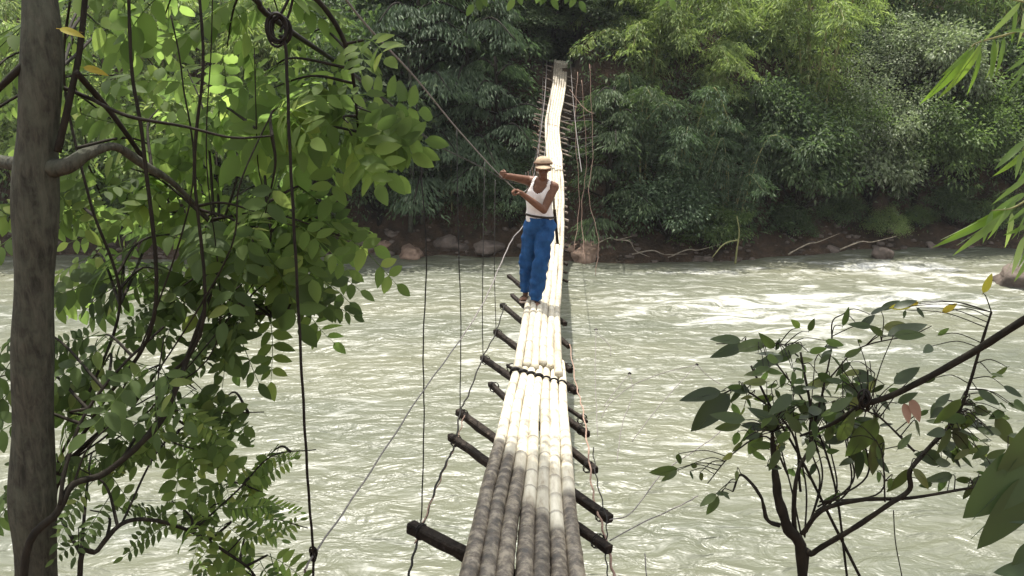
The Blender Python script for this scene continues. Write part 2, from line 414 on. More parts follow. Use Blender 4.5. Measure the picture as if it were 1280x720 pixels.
# ------------------------------------------------------------ bridge
DK = [(654, 720, 3.3), (659.5, 640, 4.0), (665.5, 569, 4.9), (669, 510, 5.8), (673.5, 460, 6.9), (676, 415, 8.1), (679, 380, 9.4),
      (685, 340, 11.2), (690, 300, 13.4), (693.5, 250, 16.6), (693, 200, 20.4), (690.5, 173, 22.8), (691, 151, 24.6),
      (695, 129, 26.2), (699, 107, 27.5), (700.5, 89, 28.5), (701.5, 78, 29.3)]
dk = [at(*p) for p in DK]
dk = [dk[0] + (dk[0] - dk[1]) * .9 + Vector((0, 0, -.03))] + dk
DKS = catmull(dk, 16)
DY = np.array([p.y for p in DKS]); DX = np.array([p.x for p in DKS]); DZ = np.array([p.z for p in DKS])
def deck(y): return Vector((float(np.interp(y, DY, DX)), y, float(np.interp(y, DY, DZ))))
ROLL = -.16
def dpt(y, off, lift=0):
    return deck(y) + Vector((off, 0, off * ROLL + lift))

bridge = empty('bamboo_footbridge', deck(2.9), 'long sagging footbridge of pale bamboo poles on dark crossbeams strung over the river', 'footbridge')
def pole(y0, y1, o0, o1, r0, r1, wear_shade=None, lift=0, seed=0, n=12, big=True):
    R = random.Random(seed)
    pts, rad, att = [], [], []
    y = y0; nxt = y0 + R.uniform(.1, .3); ph = R.uniform(0, 6)
    ys = []; step = .07 if big else .2
    while y < y1:
        ys.append((y, 0)); 
        if y + step > nxt:
            for q, s_ in ((-.012, .4), (-.004, 1), (.006, .6), (.014, 0)): ys.append((nxt + q, s_))
            y = nxt + .03; nxt += R.uniform(.24, .34)
        else: y += step
    ys.append((y1, 0))
    ys.sort()
    for yy, nd in ys:
        t = (yy - y0) / (y1 - y0)
        off = o0 + (o1 - o0) * t + .005 * sin(yy * 1.4 + ph) + .003 * sin(yy * 3.6 + ph * 3)
        r = r0 + (r1 - r0) * t
        pts.append(dpt(yy, off, lift + .005 * sin(yy * 2.3 + ph * 2)))
        rad.append(r * (1 + .08 * nd))
        w = wear_shade(yy) if wear_shade else 0
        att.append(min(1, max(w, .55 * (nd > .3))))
    b = MB().tube(pts, rad, n, att=att)
    return b.build('bamboo_pole', M['deck'], bridge)
# near section: seven heavy butts in front, tips under the next length; brown and mottled to an uneven edge, weathering and tree shade both painted in
edge = [5.05, 4.85, 4.62, 4.12, 4.02, 3.85, 4.35]
for k in range(7):
    u = (k - 3) / 3
    e = edge[k]
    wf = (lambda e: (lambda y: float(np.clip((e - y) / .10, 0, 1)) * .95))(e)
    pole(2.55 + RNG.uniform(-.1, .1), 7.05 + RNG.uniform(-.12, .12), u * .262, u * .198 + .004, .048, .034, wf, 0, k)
# middle sections
secs = [(6.75, 13.6, 6, .178, .170, .040, .038, .038), (12.9, 20.2, 6, .165, .165, .038, .037, .0), (19.2, 29.4, 6, .165, .20, .037, .044, .03)]
for si, (y0, y1, n_, w0, w1, r0, r1, lift) in enumerate(secs):
    for k in range(n_):
        u = (k - (n_ - 1) / 2) / ((n_ - 1) / 2)
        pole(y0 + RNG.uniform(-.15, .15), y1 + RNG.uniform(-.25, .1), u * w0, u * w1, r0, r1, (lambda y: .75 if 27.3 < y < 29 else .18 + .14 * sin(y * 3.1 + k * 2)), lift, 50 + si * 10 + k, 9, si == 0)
# black bindings looped over each pole at the joint
for k in range(7):
    u = (k - 3) / 3
    c = dpt(6.56 - u * .08, u * .202 + .004, .006)
    pts = [c + Vector((.043 * cos(a), -.012 * sin(a), .046 * sin(a))) for a in np.linspace(-.5, pi + .5, 14)]
    MB().tube(pts, .015 if k < 4 else .009, 6).build('binding', M['rubber'], bridge)
for y in (12.95, 19.6, 24.0):
    pts = [dpt(y - o * .3, o, .042 + lift_) for o, lift_ in zip(np.linspace(-.2, .2, 9), [0, .02, .02, .02, .02, .02, .02, .02, 0])]
    MB().tube(pts, .012, 6).build('binding', M['rope'], bridge)

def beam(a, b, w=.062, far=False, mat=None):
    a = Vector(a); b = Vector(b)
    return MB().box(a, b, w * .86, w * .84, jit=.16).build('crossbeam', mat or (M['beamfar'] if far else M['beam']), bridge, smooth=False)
BE = [((513, 658), (742, 772), .075), ((563, 546), (758, 684), .058), ((573, 514), (762, 650), .062), ((613, 480), (743, 590), .055),
      ((603, 447), (734, 542), .062), ((634, 455), (734, 527), .03), ((619, 414), (720, 490), .062), ((627, 381), (714, 462), .06),
      ((640, 369), (711, 433), .055), ((636, 345), (708, 406), .06)]
def beam_at(pl, pr, w):
    # each end lies on the tilted underside plane of the deck at its own distance
    def solve(px, py, off):
        z = 3.0
        for _ in range(12):
            p = atz(px, py, z)
            z = float(np.interp(p.y, DY, DZ)) - .045 - w / 2 + off
        return atz(px, py, z)
    a = solve(*pl, .08); b = solve(*pr, -.085)
    return a, b
beam_ends = []
for (pl, pr, w) in BE:
    a, b = beam_at(pl, pr, w)
    # lower the whole beam so that it clears the poles it carries
    mid = min(((a.lerp(b, t)) for t in np.linspace(0, 1, 40)), key=lambda q: abs(q.x - deck(q.y).x))
    dz = (deck(mid.y).z - .04 - w / 2) - mid.z
    if dz < 0: a.z += dz; b.z += dz
    beam(a, b, w); beam_ends.append((a, b))
y = 11.6
kf = 0
while y < 29:
    sk = .34 if y < 15 else .25
    hw = RNG.uniform(.36, .46) if y < 24 else RNG.uniform(.42, .6)
    c = deck(y)
    dzl = deck(min(29, y + sk)).z - c.z; dzr = deck(y - sk).z - c.z
    lo = -.085 if y < 19 else -.06
    hr = hw * RNG.uniform(.85, 1.2) if y > 21.5 else .25
    a = c + Vector((-hw, sk * RNG.uniform(.8, 1.2), dzl * .7 + hw * .16 + lo)); b = c + Vector((hr, -sk, dzr * .7 - hr * .16 + lo - RNG.uniform(0, .08)))
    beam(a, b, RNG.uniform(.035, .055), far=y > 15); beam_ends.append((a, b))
    y += RNG.uniform(.5, .62)

# cables, hangers and ropes (each a part of the bridge it carries)
def line(name, pts, r, mat, sag=0, n=6, seg=10, twist=0):
    P = catmull([p if isinstance(p, Vector) else at(*p) for p in pts], seg)
    if twist:
        P = [p + Vector((sin(i * 1.3) * twist, cos(i * 1.1) * twist, sin(i * .7) * twist * .6)) for i, p in enumerate(P)]
    return MB().tube(P, r, n).build(name, mat, bridge)
HANDL = (629, 220, 9.0); HANDR = (647, 236, 9.05)
line('support_cable', [(270, -60, 1.9), (320, 0, 2.2), (345, 26, 2.35), (440, 92, 3.3), (505, 145, 4.4), (545, 180, 5.6), (600, 208, 7.4), (634, 226, 9.1), (652, 228, 11.5), (664, 212, 15), (672, 185, 19), (677, 147, 23.5), (678.5, 100, 27.5), (679, 68, 29.8)], [.009, .0085, .006, .0055, .006, .008, .01], M['wire'], twist=.001)
line('support_cable', [(380, -80, 2.5), (450, 22, 3.4), (520, 98, 4.8), (575, 165, 6.6), (628, 222, 9.0), (654, 240, 12), (667, 220, 16), (674, 180, 20.5), (681, 120, 26), (684, 70, 29.8)], [.0045, .005, .006, .009, .011], M['palewire'])
# coil of wire knotted round the near cable
cc = at(347, 32, 2.3)
for k in range(7):
    c = cc + Vector((RNG.uniform(-.02, .02), RNG.uniform(-.015, .015), -.01 + RNG.uniform(-.008, .008)))
    ax = RNG.uniform(-.5, .5); rr = RNG.uniform(.022, .034)
    pts = [c + Vector((cos(a) * rr * cos(ax), sin(ax) * cos(a) * rr, sin(a) * rr * 1.35)) for a in np.linspace(0, 2 * pi, 18)]
    MB().tube(pts, .0036, 5, cap=False).build('wire_coil', M['wire'], bridge)
line('hanger_wire', [(349, 45, 2.3), (357, 60, 2.3), (362, 180, 2.32), (370, 330, 2.35), (379, 500, 2.4), (386, 620, 2.45), (392, 700, 2.5), (388, 745, 2.5)], .0048, M['wire'], twist=.0008)
line('hanger_wire', [(335, 10, 2.3), (345, 25, 2.3), (365, -10, 2.3), (375, -40, 2.3)], .004, M['wire'])
line('hanger_wire', [(350, 40, 2.3), (362, 15, 2.32), (372, -30, 2.3)], .004, M['wire'])
kn = at(392, 694, 2.5)
for k in range(5):
    rr = RNG.uniform(.009, .016); ax = RNG.uniform(-1, 1)
    pts = [kn + Vector((cos(a) * rr * cos(ax), sin(ax) * cos(a) * rr, sin(a) * rr * 1.3 + k * .006 - .01)) for a in np.linspace(0, 2 * pi, 12)]
    MB().tube(pts, .0035, 5, cap=False).build('wire_knot', M['wire'], bridge)
# low side cable from the knot up to the man and beyond
line('side_cable', [(380, 716, 2.45), (392, 694, 2.5), (455, 602, 3.1), (528, 490, 4.1), (575, 425, 5.2), (606, 375, 6.4), (628, 325, 7.8), (641, 298, 8.9), (652, 285, 10.5), (668, 262, 14), (678, 215, 19), (684, 165, 23), (689, 110, 27.4)], [.0038, .004, .006, .008, .01], M['palewire'], twist=.002)
line('hanger_wire', [(519, 112, 4.78), (529, 250, 4.6), (533, 330, 4.5), (529, 430, 4.4), (530, 520, 4.35), (527, 640, 4.25), (524, 664, 4.2)], .0042, M['wire'], twist=.0012)
line('hanger_wire', [(571, 160, 6.5), (573, 300, 6.0), (576, 400, 5.8), (575, 513, 5.6)], .0042, M['wire'], twist=.001)
line('hanger_wire', [(606, 200, 7.9), (604, 310, 7.3), (603, 400, 7.0), (604, 448, 6.9)], .0042, M['wire'], twist=.001)
line('hanger_wire', [(619, 225, 8.6), (618, 330, 8.0), (620, 414, 7.9)], .004, M['wire'])
# frayed rope along the left beam ends
line('edge_rope', [(509, 730, 3.7), (518, 690, 3.9), (533, 645, 4.25), (548, 600, 4.6), (562, 570, 4.95), (570, 552, 5.15), (575, 515, 5.55), (586, 492, 5.9), (603, 448, 6.8), (620, 415, 7.9), (630, 383, 8.9)], [.007, .0065, .006], M['wire'], twist=.004)
line('edge_rope', [(518, 680, 3.95), (540, 625, 4.4), (556, 585, 4.8), (572, 548, 5.2), (580, 520, 5.5)], .004, M['rope'], twist=.006)
line('edge_rope', [(772, 745, 3.6), (763, 700, 3.9), (752, 655, 4.15), (741, 615, 4.5), (735, 560, 5.0), (728, 510, 5.9), (720, 480, 6.5), (712, 430, 7.7)], [.0085, .006, .005], M['rope'], twist=.006)
line('edge_rope', [(762, 735, 3.6), (757, 690, 3.9), (758, 650, 4.1), (746, 600, 4.6), (741, 560, 4.9)], .004, M['wire'], twist=.005)
for (a, b) in beam_ends[:8]:
    for e, s_ in ((a, 1), (b, -1)):
        d = (b - a).normalized() * s_
        c = e + d * .06
        sd = d.cross(Vector((0, 0, 1))).normalized(); u = sd.cross(d)
        pts = [c + sd * cos(t) * .043 + u * sin(t) * .043 + d * .006 * t / 3 for t in np.linspace(0, 4 * pi, 20)]
        MB().tube(pts, .0035, 5).build('lashing', M['wire'], bridge)
# strings along the steep far part
for k, yy in enumerate(np.arange(13, 29, .8)):
    top = None
    e = deck(yy) + Vector((-.40, .2, .0))
    t = (yy - 9) / 20
    cp = Vector((float(np.interp(yy, [9, 15, 19, 23.5, 27.5, 29.8], [at(634, 226, 9.1).x, at(664, 212, 15).x, at(672, 185, 19).x, at(677, 147, 23.5).x, at(678.5, 100, 27.5).x, at(679, 68, 29.8).x])), yy,
                 float(np.interp(yy, [9, 15, 19, 23.5, 27.5, 29.8], [at(634, 226, 9.1).z, at(664, 212, 15).z, at(672, 185, 19).z, at(677, 147, 23.5).z, at(678.5, 100, 27.5).z, at(679, 68, 29.8).z]))))
    line('hanger_wire', [cp, cp.lerp(e, .5) + Vector((.03, 0, 0)), e], .006, M['rope'] if k % 2 else M['palewire'])
# pale ropes hanging on the right of the far half
RT = [(714, 58, 29.8), (722, 90, 27), (731, 130, 24.5), (742, 178, 21.5), (757, 226, 18), (772, 262, 15.5), (790, 292, 13.5)]
line('support_cable', [(712, 60, 29.8), (716, 120, 26), (721, 170, 22), (727, 215, 18.5)], .009, M['palewire'])
for (pts, r) in (([(727, 100, 24), (733, 200, 23.5), (727, 262, 23), (731, 330, 22)], .008), ([(737, 80, 24), (741, 190, 23.5), (736, 245, 23), (748, 300, 22.5), (744, 345, 22)], .009),
                 ([(722, 90, 25), (719, 160, 24), (724, 250, 23), (717, 318, 22)], .007), ([(712, 112, 25), (730, 135, 24.5), (742, 142, 24)], .008)):
    line('hanging_rope', pts, r, M['rope'], twist=.012)
for k in range(9):
    yy = 21.5 + k * .8
    c = deck(yy)
    line('side_string', [c + Vector((.3, 0, -.02)), c + Vector((.75, .1, -.12 + RNG.uniform(-.1, .1))), c + Vector((RNG.uniform(1.0, 1.4), .2, RNG.uniform(-.1, .2)))], .0045, M['palewire'])
    line('side_string', [c + Vector((-.3, 0, 0)), c + Vector((-.55, .1, .08))], .007, M['rope'])
# slack thin wires on the right side of the near half
for pts in ([(871, 456, 7.5), (850, 478, 7), (818, 515, 6.4), (790, 552, 6)], [(871, 456, 7.5), (830, 466, 7), (790, 482, 6.6), (762, 505, 6.3), (752, 522, 6.1)],
            [(787, 467, 7.4), (791, 492, 7.1), (778, 530, 6.7), (771, 578, 6.2)], [(787, 467, 7.4), (768, 490, 7), (755, 508, 6.7)],
            [(745, 410, 8.2), (744, 470, 7.4), (747, 545, 6.3)], [(745, 415, 8.2), (762, 432, 8), (763, 445, 7.9)],
            [(762, 676, 4), (800, 655, 4.1), (850, 632, 4.2), (872, 620, 4.3)], [(762, 650, 4.1), (790, 640, 4.3), (830, 590, 4.6), (885, 552, 5.0), (905, 535, 5.2)],
            [(871, 456, 7.5), (885, 470, 7.4), (900, 480, 7.3)], [(806, 692, 4.1), (810, 745, 3.9)]):
    line('slack_wire', pts, .0035, M['palewire'], twist=.0015)
for (x, y_, Y) in ((871, 456, 7.5), (787, 467, 7.4), (745, 412, 8.2)):
    c = at(x, y_, Y)
    MB().tube([c + Vector((-.014, 0, -.006)), c + Vector((0, 0, .01)), c + Vector((.014, 0, -.004))], .009, 6).build('wire_knot', M['wire'], bridge)
# short landing posts at the far end
for px in (680, 716):
    MB().tube([at(px, 118, 29.2), at(px, 60, 29.9)], .05, 8, wob=.2).build('anchor_post', M['darkbark'], bridge)

# ------------------------------------------------------------ person
def evaluated_mesh(o):
    dg = bpy.context.evaluated_depsgraph_get(); dg.update()
    me = bpy.data.meshes.new_from_object(o.evaluated_get(dg)); return me
def capsule(bm, p0, p1, r0, r1, fl=1.0, fd=Vector((0, 1, 0)), n=16):
    p0 = Vector(p0); p1 = Vector(p1); d = p1 - p0; L = d.length
    if L < 1e-5: d = Vector((0, 0, 1)); L = 1e-5
    d.normalize()
    u = fd - d * fd.dot(d)
    u = u.normalized() if u.length > 1e-4 else d.orthogonal().normalized()
    v = d.cross(u)
    rings = []
    prof = [(-r0 * cos(a), r0 * sin(a)) for a in np.linspace(0.15, pi / 2, 5)] + [(L + r1 * sin(a), r1 * cos(a)) for a in np.linspace(0, pi / 2 - .15, 5)]
    for (h, r) in prof:
        rings.append([bm.verts.new(p0 + d * h + u * (r * fl * cos(t)) + v * (r * sin(t))) for t in np.linspace(0, 2 * pi, n, endpoint=False)])
    for a, b in zip(rings[:-1], rings[1:]):
        for k in range(n): bm.faces.new((a[k], a[(k + 1) % n], b[(k + 1) % n], b[k]))
    bm.faces.new(rings[0][::-1]); bm.faces.new(rings[-1])
def remeshed(bm, voxel, smooth=4, fac=.5):
    bmesh.ops.recalc_face_normals(bm, faces=bm.faces)
    me = bpy.data.meshes.new('tmp'); bm.to_mesh(me); bm.free()
    o = bpy.data.objects.new('tmp', me); C.objects.link(o)
    r = o.modifiers.new('r', 'REMESH'); r.mode = 'VOXEL'; r.voxel_size = voxel; r.use_smooth_shade = True
    s = o.modifiers.new('s', 'SMOOTH'); s.iterations = smooth; s.factor = fac
    m2 = evaluated_mesh(o)
    bpy.data.objects.remove(o); bpy.data.meshes.remove(me)
    m2.polygons.foreach_set('use_smooth', [True] * len(m2.polygons))
    return m2
MY = 9.35
def mp_(px, py, dy=0): return at(px, py, MY + dy)
man = empty('person', deck(MY) + Vector((0, 0, .03)), 'man in khaki cap, white vest and blue trousers standing on the bamboo footbridge', 'person')
hipL, hipR = mp_(667, 281, .02), mp_(683, 281, -.02)
kneL, kneR = mp_(660, 324, .07), mp_(676, 328, -.15)
ankL, ankR = mp_(657, 366, .05), mp_(669, 375, -.16)
pel = mp_(675, 275); wai = mp_(674, 262); che = mp_(674, 243, -.02); shc = mp_(677, 231, -.02)
shL, shR = mp_(661, 226, .04), mp_(692, 234, -.04)
nek = mp_(678.5, 224, -.04); hed = mp_(679, 211, -.07)
elL = mp_(643, 222, -.12); haL = mp_(627, 219, -.27)
elR = mp_(680, 263, -.20); haR = mp_(651, 241, -.30)
bm = bmesh.new()
Y1 = Vector((0, 1, 0))
capsule(bm, pel, wai, .15, .135, .72); capsule(bm, wai, che, .13, .155, .70); capsule(bm, che, shc, .155, .10, .68)
capsule(bm, shc, shL, .085, .062); capsule(bm, shc, shR, .085, .064)
capsule(bm, shc, nek, .07, .052); capsule(bm, nek, hed + Vector((0, 0, -.05)), .053, .05)
# head: skull, jaw, nose, ears, brow
capsule(bm, hed + Vector((0, .012, .03)), hed + Vector((0, .012, .035)), .083, .083, 1.08)
capsule(bm, hed + Vector((0, -.012, -.012)), hed + Vector((0, -.025, -.078)), .066, .040, 1.0)
capsule(bm, hed + Vector((0, -.085, .012)), hed + Vector((0, -.102, -.018)), .010, .016)
for s_ in (-1, 1):
    capsule(bm, hed + Vector((s_ * .018, -.078, .026)), hed + Vector((s_ * .045, -.068, .024)), .010, .009)
    capsule(bm, hed + Vector((s_ * .078, .005, .018)), hed + Vector((s_ * .080, .0, -.022)), .016, .011, 1.0)
    capsule(bm, hed + Vector((s_ * .045, -.055, -.012)), hed + Vector((s_ * .040, -.055, -.02)), .022, .018)
capsule(bm, hed + Vector((-.02, -.082, -.046)), hed + Vector((.02, -.082, -.046)), .0085, .0085)
capsule(bm, hed + Vector((-.016, -.079, -.058)), hed + Vector((.016, -.079, -.058)), .009, .009)
# arms
capsule(bm, shL, elL, .058, .042); capsule(bm, elL, elL.lerp(haL, .35), .042, .041); capsule(bm, elL.lerp(haL, .3), haL, .041, .028)
capsule(bm, shR, shR.lerp(elR, .5), .060, .052); capsule(bm, shR.lerp(elR, .5), elR, .052, .040); capsule(bm, elR, elR.lerp(haR, .35), .041, .042); capsule(bm, elR.lerp(haR, .3), haR, .042, .028)
# hands: palm, four unequal curled fingers round the cable, thumb from the palm's side
def hand(w, dirn, grip_ax, flip=1):
    dirn = dirn.normalized(); ax = (grip_ax - dirn * grip_ax.dot(dirn)).normalized(); dn = dirn.cross(ax) * flip
    k = w + dirn * .085
    capsule(bm, w, w + dirn * .04, .027, .032, .8, dn)
    for i, ln in enumerate((.040, .046, .043, .034)):
        o = (i - 1.5) * .021
        b = w + dirn * .05 + ax * o
        capsule(bm, b - dirn * .03, b + dirn * .028, .014, .0115)
        q1 = b + dirn * .028; q2 = q1 + (dirn * .35 + dn * .95).normalized() * ln
        q3 = q2 + (-dirn * .75 + dn * .5).normalized() * ln * .75
        q4 = q3 + (-dirn * .8 - dn * .4).normalized() * ln * .5
        capsule(bm, q1, q2, .0112, .0102, n=10); capsule(bm, q2, q3, .0102, .0094, n=10); capsule(bm, q3, q4, .0094, .0082, n=10)
    t0 = w + dirn * .02 - ax * .03; t1 = t0 + (dirn * .5 - ax * .5 + dn * .6).normalized() * .042; t2 = t1 + (dirn * .6 + ax * .3 + dn * .6).normalized() * .034
    capsule(bm, t0, t1, .015, .012, n=10); capsule(bm, t1, t2, .012, .0095, n=10)
cabd = (at(628, 222, 9.0) - at(575, 165, 6.6)).normalized()
hand(haL, (at(615, 214, 8.4) - haL), cabd, 1)
hand(haR, (at(630, 230, 9.0) - haR), cabd, 1)
# legs (under the trousers) and feet
for h, k, a in ((hipL, kneL, ankL), (hipR, kneR, ankR)):
    capsule(bm, h, k, .080, .055); capsule(bm, k, k.lerp(a, .35), .052, .052); capsule(bm, k.lerp(a, .3), a, .050, .034)
def on_deck(p): 
    return Vector((p.x, p.y, dpt(p.y, p.x - deck(p.y).x).z + .065))
feet = []
for a, toe in ((ankL, (-.035, -.19)), (ankR, (.03, -.19))):
    f0 = on_deck(a + Vector((0, .03, 0))); f1 = on_deck(a + Vector((toe[0] * .6, toe[1] * .62, 0))); f2 = on_deck(a + Vector((toe[0], toe[1], 0)))
    feet.append((f0, f1, f2))
    capsule(bm, a, f0 + Vector((0, 0, .02)), .034, .034); capsule(bm, f0 + Vector((0, 0, .012)), f1, .034, .028, .8, Vector((0, 0, 1)))
    sd = (f2 - f1).cross(Vector((0, 0, 1))).normalized()
    for i in range(5):
        o = (i - 2) * .016; s_ = 1 if toe[0] < 0 else -1
        capsule(bm, f1 + sd * o * .9, f1.lerp(f2, .85 - .09 * abs(i - (3 if s_ > 0 else 1))) + sd * o * 1.2 + Vector((0, 0, -.008)), .016, .0105, n=10)
body = remeshed(bm, .0062, 3)
body.materials.append(M['skin'])
bodyo = link('body', body, None, man)
# vest
bm = bmesh.new()
capsule(bm, pel + Vector((0, 0, .02)), wai, .163, .152, .74); capsule(bm, wai, che, .150, .172, .72); capsule(bm, che, shc, .172, .112, .70)
capsule(bm, shc, shL, .094, .07); capsule(bm, shc, shR, .094, .072)
me = remeshed(bm, .009, 5)
b2 = bmesh.new(); b2.from_mesh(me)
dead = []
axn = (shR - shL).normalized()
for v in b2.verts:
    p = v.co
    lat = (p - shc).dot(axn)
    up_ = p.z - shc.z
    front = p.y < shc.y + .02
    scoop = abs(lat) < .07 and up_ > (-.085 if front else -.02) + lat * lat * 12
    arm = abs(lat) > .135 - max(0, up_ + .12) * .16 and up_ > -.13
    arm = arm or (abs(lat) > .125 and up_ > -.02)
    if scoop or arm or p.z < pel.z - .01: dead.append(v)
bmesh.ops.delete(b2, geom=dead, context='VERTS')
for v in b2.verts:
    q = v.co
    v.co += v.normal * (.007 * mnoise.noise(q * 9) + .004 * sin((q.x * 40 + q.z * 22)))
b2.to_mesh(me); b2.free()
me.materials.append(M['white'])
vest = link('vest', me, None, man)
sm = vest.modifiers.new('s', 'SOLIDIFY'); sm.thickness = .004
# trousers: loose, folded, wide at the hem
bm = bmesh.new()
capsule(bm, pel + Vector((0, 0, .015)), pel + Vector((0, 0, -.03)), .158, .165, .80)
hemL = ankL + Vector((0, 0, .03)); hemR = ankR + Vector((0, 0, .02))
for h, k, a in ((hipL, kneL, hemL), (hipR, kneR, hemR)):
    capsule(bm, h, k, .110, .094); capsule(bm, k, a, .094, .080)
me = remeshed(bm, .009, 5)
b2 = bmesh.new(); b2.from_mesh(me)
dead = [v for v in b2.verts if v.co.z > pel.z + .045 or v.co.z < (hemL.z if v.co.x < (hemL.x + hemR.x) / 2 else hemR.z) - .01]
bmesh.ops.delete(b2, geom=dead, context='VERTS')
for v in b2.verts:
    q = v.co
    v.co += v.normal * (.024 * mnoise.noise(Vector((q.x * 12, q.y * 12, q.z * 3.0))) + .017 * mnoise.noise(Vector((q.x * 8, q.y * 8, q.z * 16))))
b2.to_mesh(me); b2.free(); me.materials.append(M['blue'])
tr = link('trousers', me, None, man)
sm = tr.modifiers.new('s', 'SOLIDIFY'); sm.thickness = .005
# belt with knotted end
def ring(c, rx, ry, r, tilt, mat, name, n=40):
    pts = [c + Vector((cos(a) * rx, sin(a) * ry, cos(a) * tilt)) for a in np.linspace(0, 2 * pi, n)]
    return MB().tube(pts, r, 8, cap=False).build(name, mat, man)
ring(pel + Vector((0, 0, .055)), .168, .128, .013, -.02, M['leather'], 'belt')
MB().box(mp_(693, 262, -.02), mp_(697, 305, .10), .035, .012).build('sheath', M['leather'], man)
MB().tube([mp_(692, 248, -.02), mp_(693, 262, -.02)], .014, 8).build('knife_handle', M['palebark'], man)
# cap: dome, band, peak
bm = bmesh.new(); 
hc = hed + Vector((0, .008, .055))
rows = []
for i, a in enumerate(np.linspace(0, pi / 2 * .98, 9)):
    rr = cos(a) ** .6; hh = sin(a) * .085
    rows.append([bm.verts.new(hc + Vector((cos(t) * .096 * rr, sin(t) * .106 * rr, hh + .004 * sin(t * 6) * rr))) for t in np.linspace(0, 2 * pi, 28, endpoint=False)])
for a, b in zip(rows[:-1], rows[1:]):
    for k in range(28): bm.faces.new((a[k], a[(k + 1) % 28], b[(k + 1) % 28], b[k]))
bm.faces.new(rows[-1])
me = bpy.data.meshes.new('cap'); bm.to_mesh(me); bm.free(); me.polygons.foreach_set('use_smooth', [True] * len(me.polygons)); me.materials.append(M['cap'])
capo = link('cap', me, None, man)
sm = capo.modifiers.new('s', 'SOLIDIFY'); sm.thickness = .004
b = MB(); pts = [hc + Vector((cos(t) * .0985, sin(t) * .1085, .012)) for t in np.linspace(0, 2 * pi, 32)]
o = b.tube(pts, .013, 8, cap=False).build('cap_band', M['capband'], capo)
V_, F_ = [], []
for j in range(6):
    for i in range(13):
        t = -pi / 2 + (i - 6) / 6 * 1.15
        rr = j / 5 * .088 * cos((i - 6) / 6 * 1.3)
        V_.append(tuple(hc + Vector((cos(t) * (.096 + rr * .3), sin(t) * (.104 + rr), -.004 - rr * .45 - .02 * (cos(t) ** 2)))))
for j in range(5):
    for i in range(12):
        q = j * 13 + i; F_.append((q, q + 1, q + 14, q + 13))
me = bpy.data.meshes.new('peak'); me.from_pydata(V_, [], F_); me.materials.append(M['cap']); me.polygons.foreach_set('use_smooth', [True] * len(F_))
pk = link('peak', me, None, capo); sm = pk.modifiers.new('s', 'SOLIDIFY'); sm.thickness = .005
for s_ in (-1, 1):
    c = hed + Vector((s_ * .031, -.0755, .010)); b_ = bmesh.new(); bmesh.ops.create_uvsphere(b_, u_segments=10, v_segments=8, radius=.0115)
    me = bpy.data.meshes.new('eye'); b_.to_mesh(me); b_.free(); me.transform(Matrix.Translation(c)); me.materials.append(M['eye'])
    link('eye', me, None, man)
# sandals
for (f0, f1, f2) in feet:
    b = MB(); dn = Vector((0, 0, -.034))
    b.box(f0 + Vector((0, .05, 0)) + dn, f2 + Vector((0, -.01, 0)) + dn, .085, .016, jit=.04)
    so_ = b.build('sandal', M['sandal'], man)
    sd = (f2 - f0).cross(Vector((0, 0, 1))).normalized()
    m_ = f0.lerp(f2, .62)
    MB().tube([m_ + sd * cos(t) * .046 + Vector((0, 0, -.025 + sin(t) * .05)) for t in np.linspace(0, pi, 10)], .009, 6).build('strap', M['leather'], so_)

# ------------------------------------------------------------ far bank vegetation
def rnd(R, *s): return R.uniform(-1, 1, s)
def bamboo_proto(seed, h=4.5, nc=9, spread=1.5):
    R = np.random.RandomState(seed)
    root = bpy.data.objects.new('bamboo_clump', None)
    P, D, Nn, L, W = [], [], [], [], []
    parts = []
    for c in range(nc):
        az = R.uniform(0, 2 * pi); sp = spread * R.uniform(.3, 1.1); hh = h * R.uniform(.65, 1.05)
        dirh = Vector((cos(az), sin(az), 0))
        base = dirh * R.uniform(.05, .35)
        top = base + dirh * sp * .55 + Vector((0, 0, hh)); tip = top + dirh * sp * .8 + Vector((0, 0, -hh * R.uniform(.05, .3)))
        pts = catmull([base, base + dirh * sp * .1 + Vector((0, 0, hh * .5)), top, tip], 6)
        parts.append(MB().tube(pts, [.04, .03, .018, .006], 5))
        for k in range(5, len(pts)):
            for j in range(6):
                a2 = R.uniform(0, 2 * pi); o = Vector((cos(a2), sin(a2), 0)); bl = R.uniform(.35, .9)
                n_ = 13
                for q in range(n_):
                    t = (q + R.rand()) / n_
                    p = pts[k] + o * bl * t + Vector((0, 0, .18 * t - .45 * t * t)) * bl * 1.3 + Vector(rnd(R, 3)) * .07
                    P.append(p); d = o * .6 + Vector(rnd(R, 3)) * .55 + Vector((0, 0, -.55)); D.append(d)
                    Nn.append(Vector((0, 0, 1)) + Vector(rnd(R, 3)) * .6); L.append(R.uniform(.11, .22)); W.append(R.uniform(.024, .040))
    V, F = leaf_cards(np.array(P), np.array(D), np.array(Nn), np.array(L), np.array(W))
    return parts, (V, F)
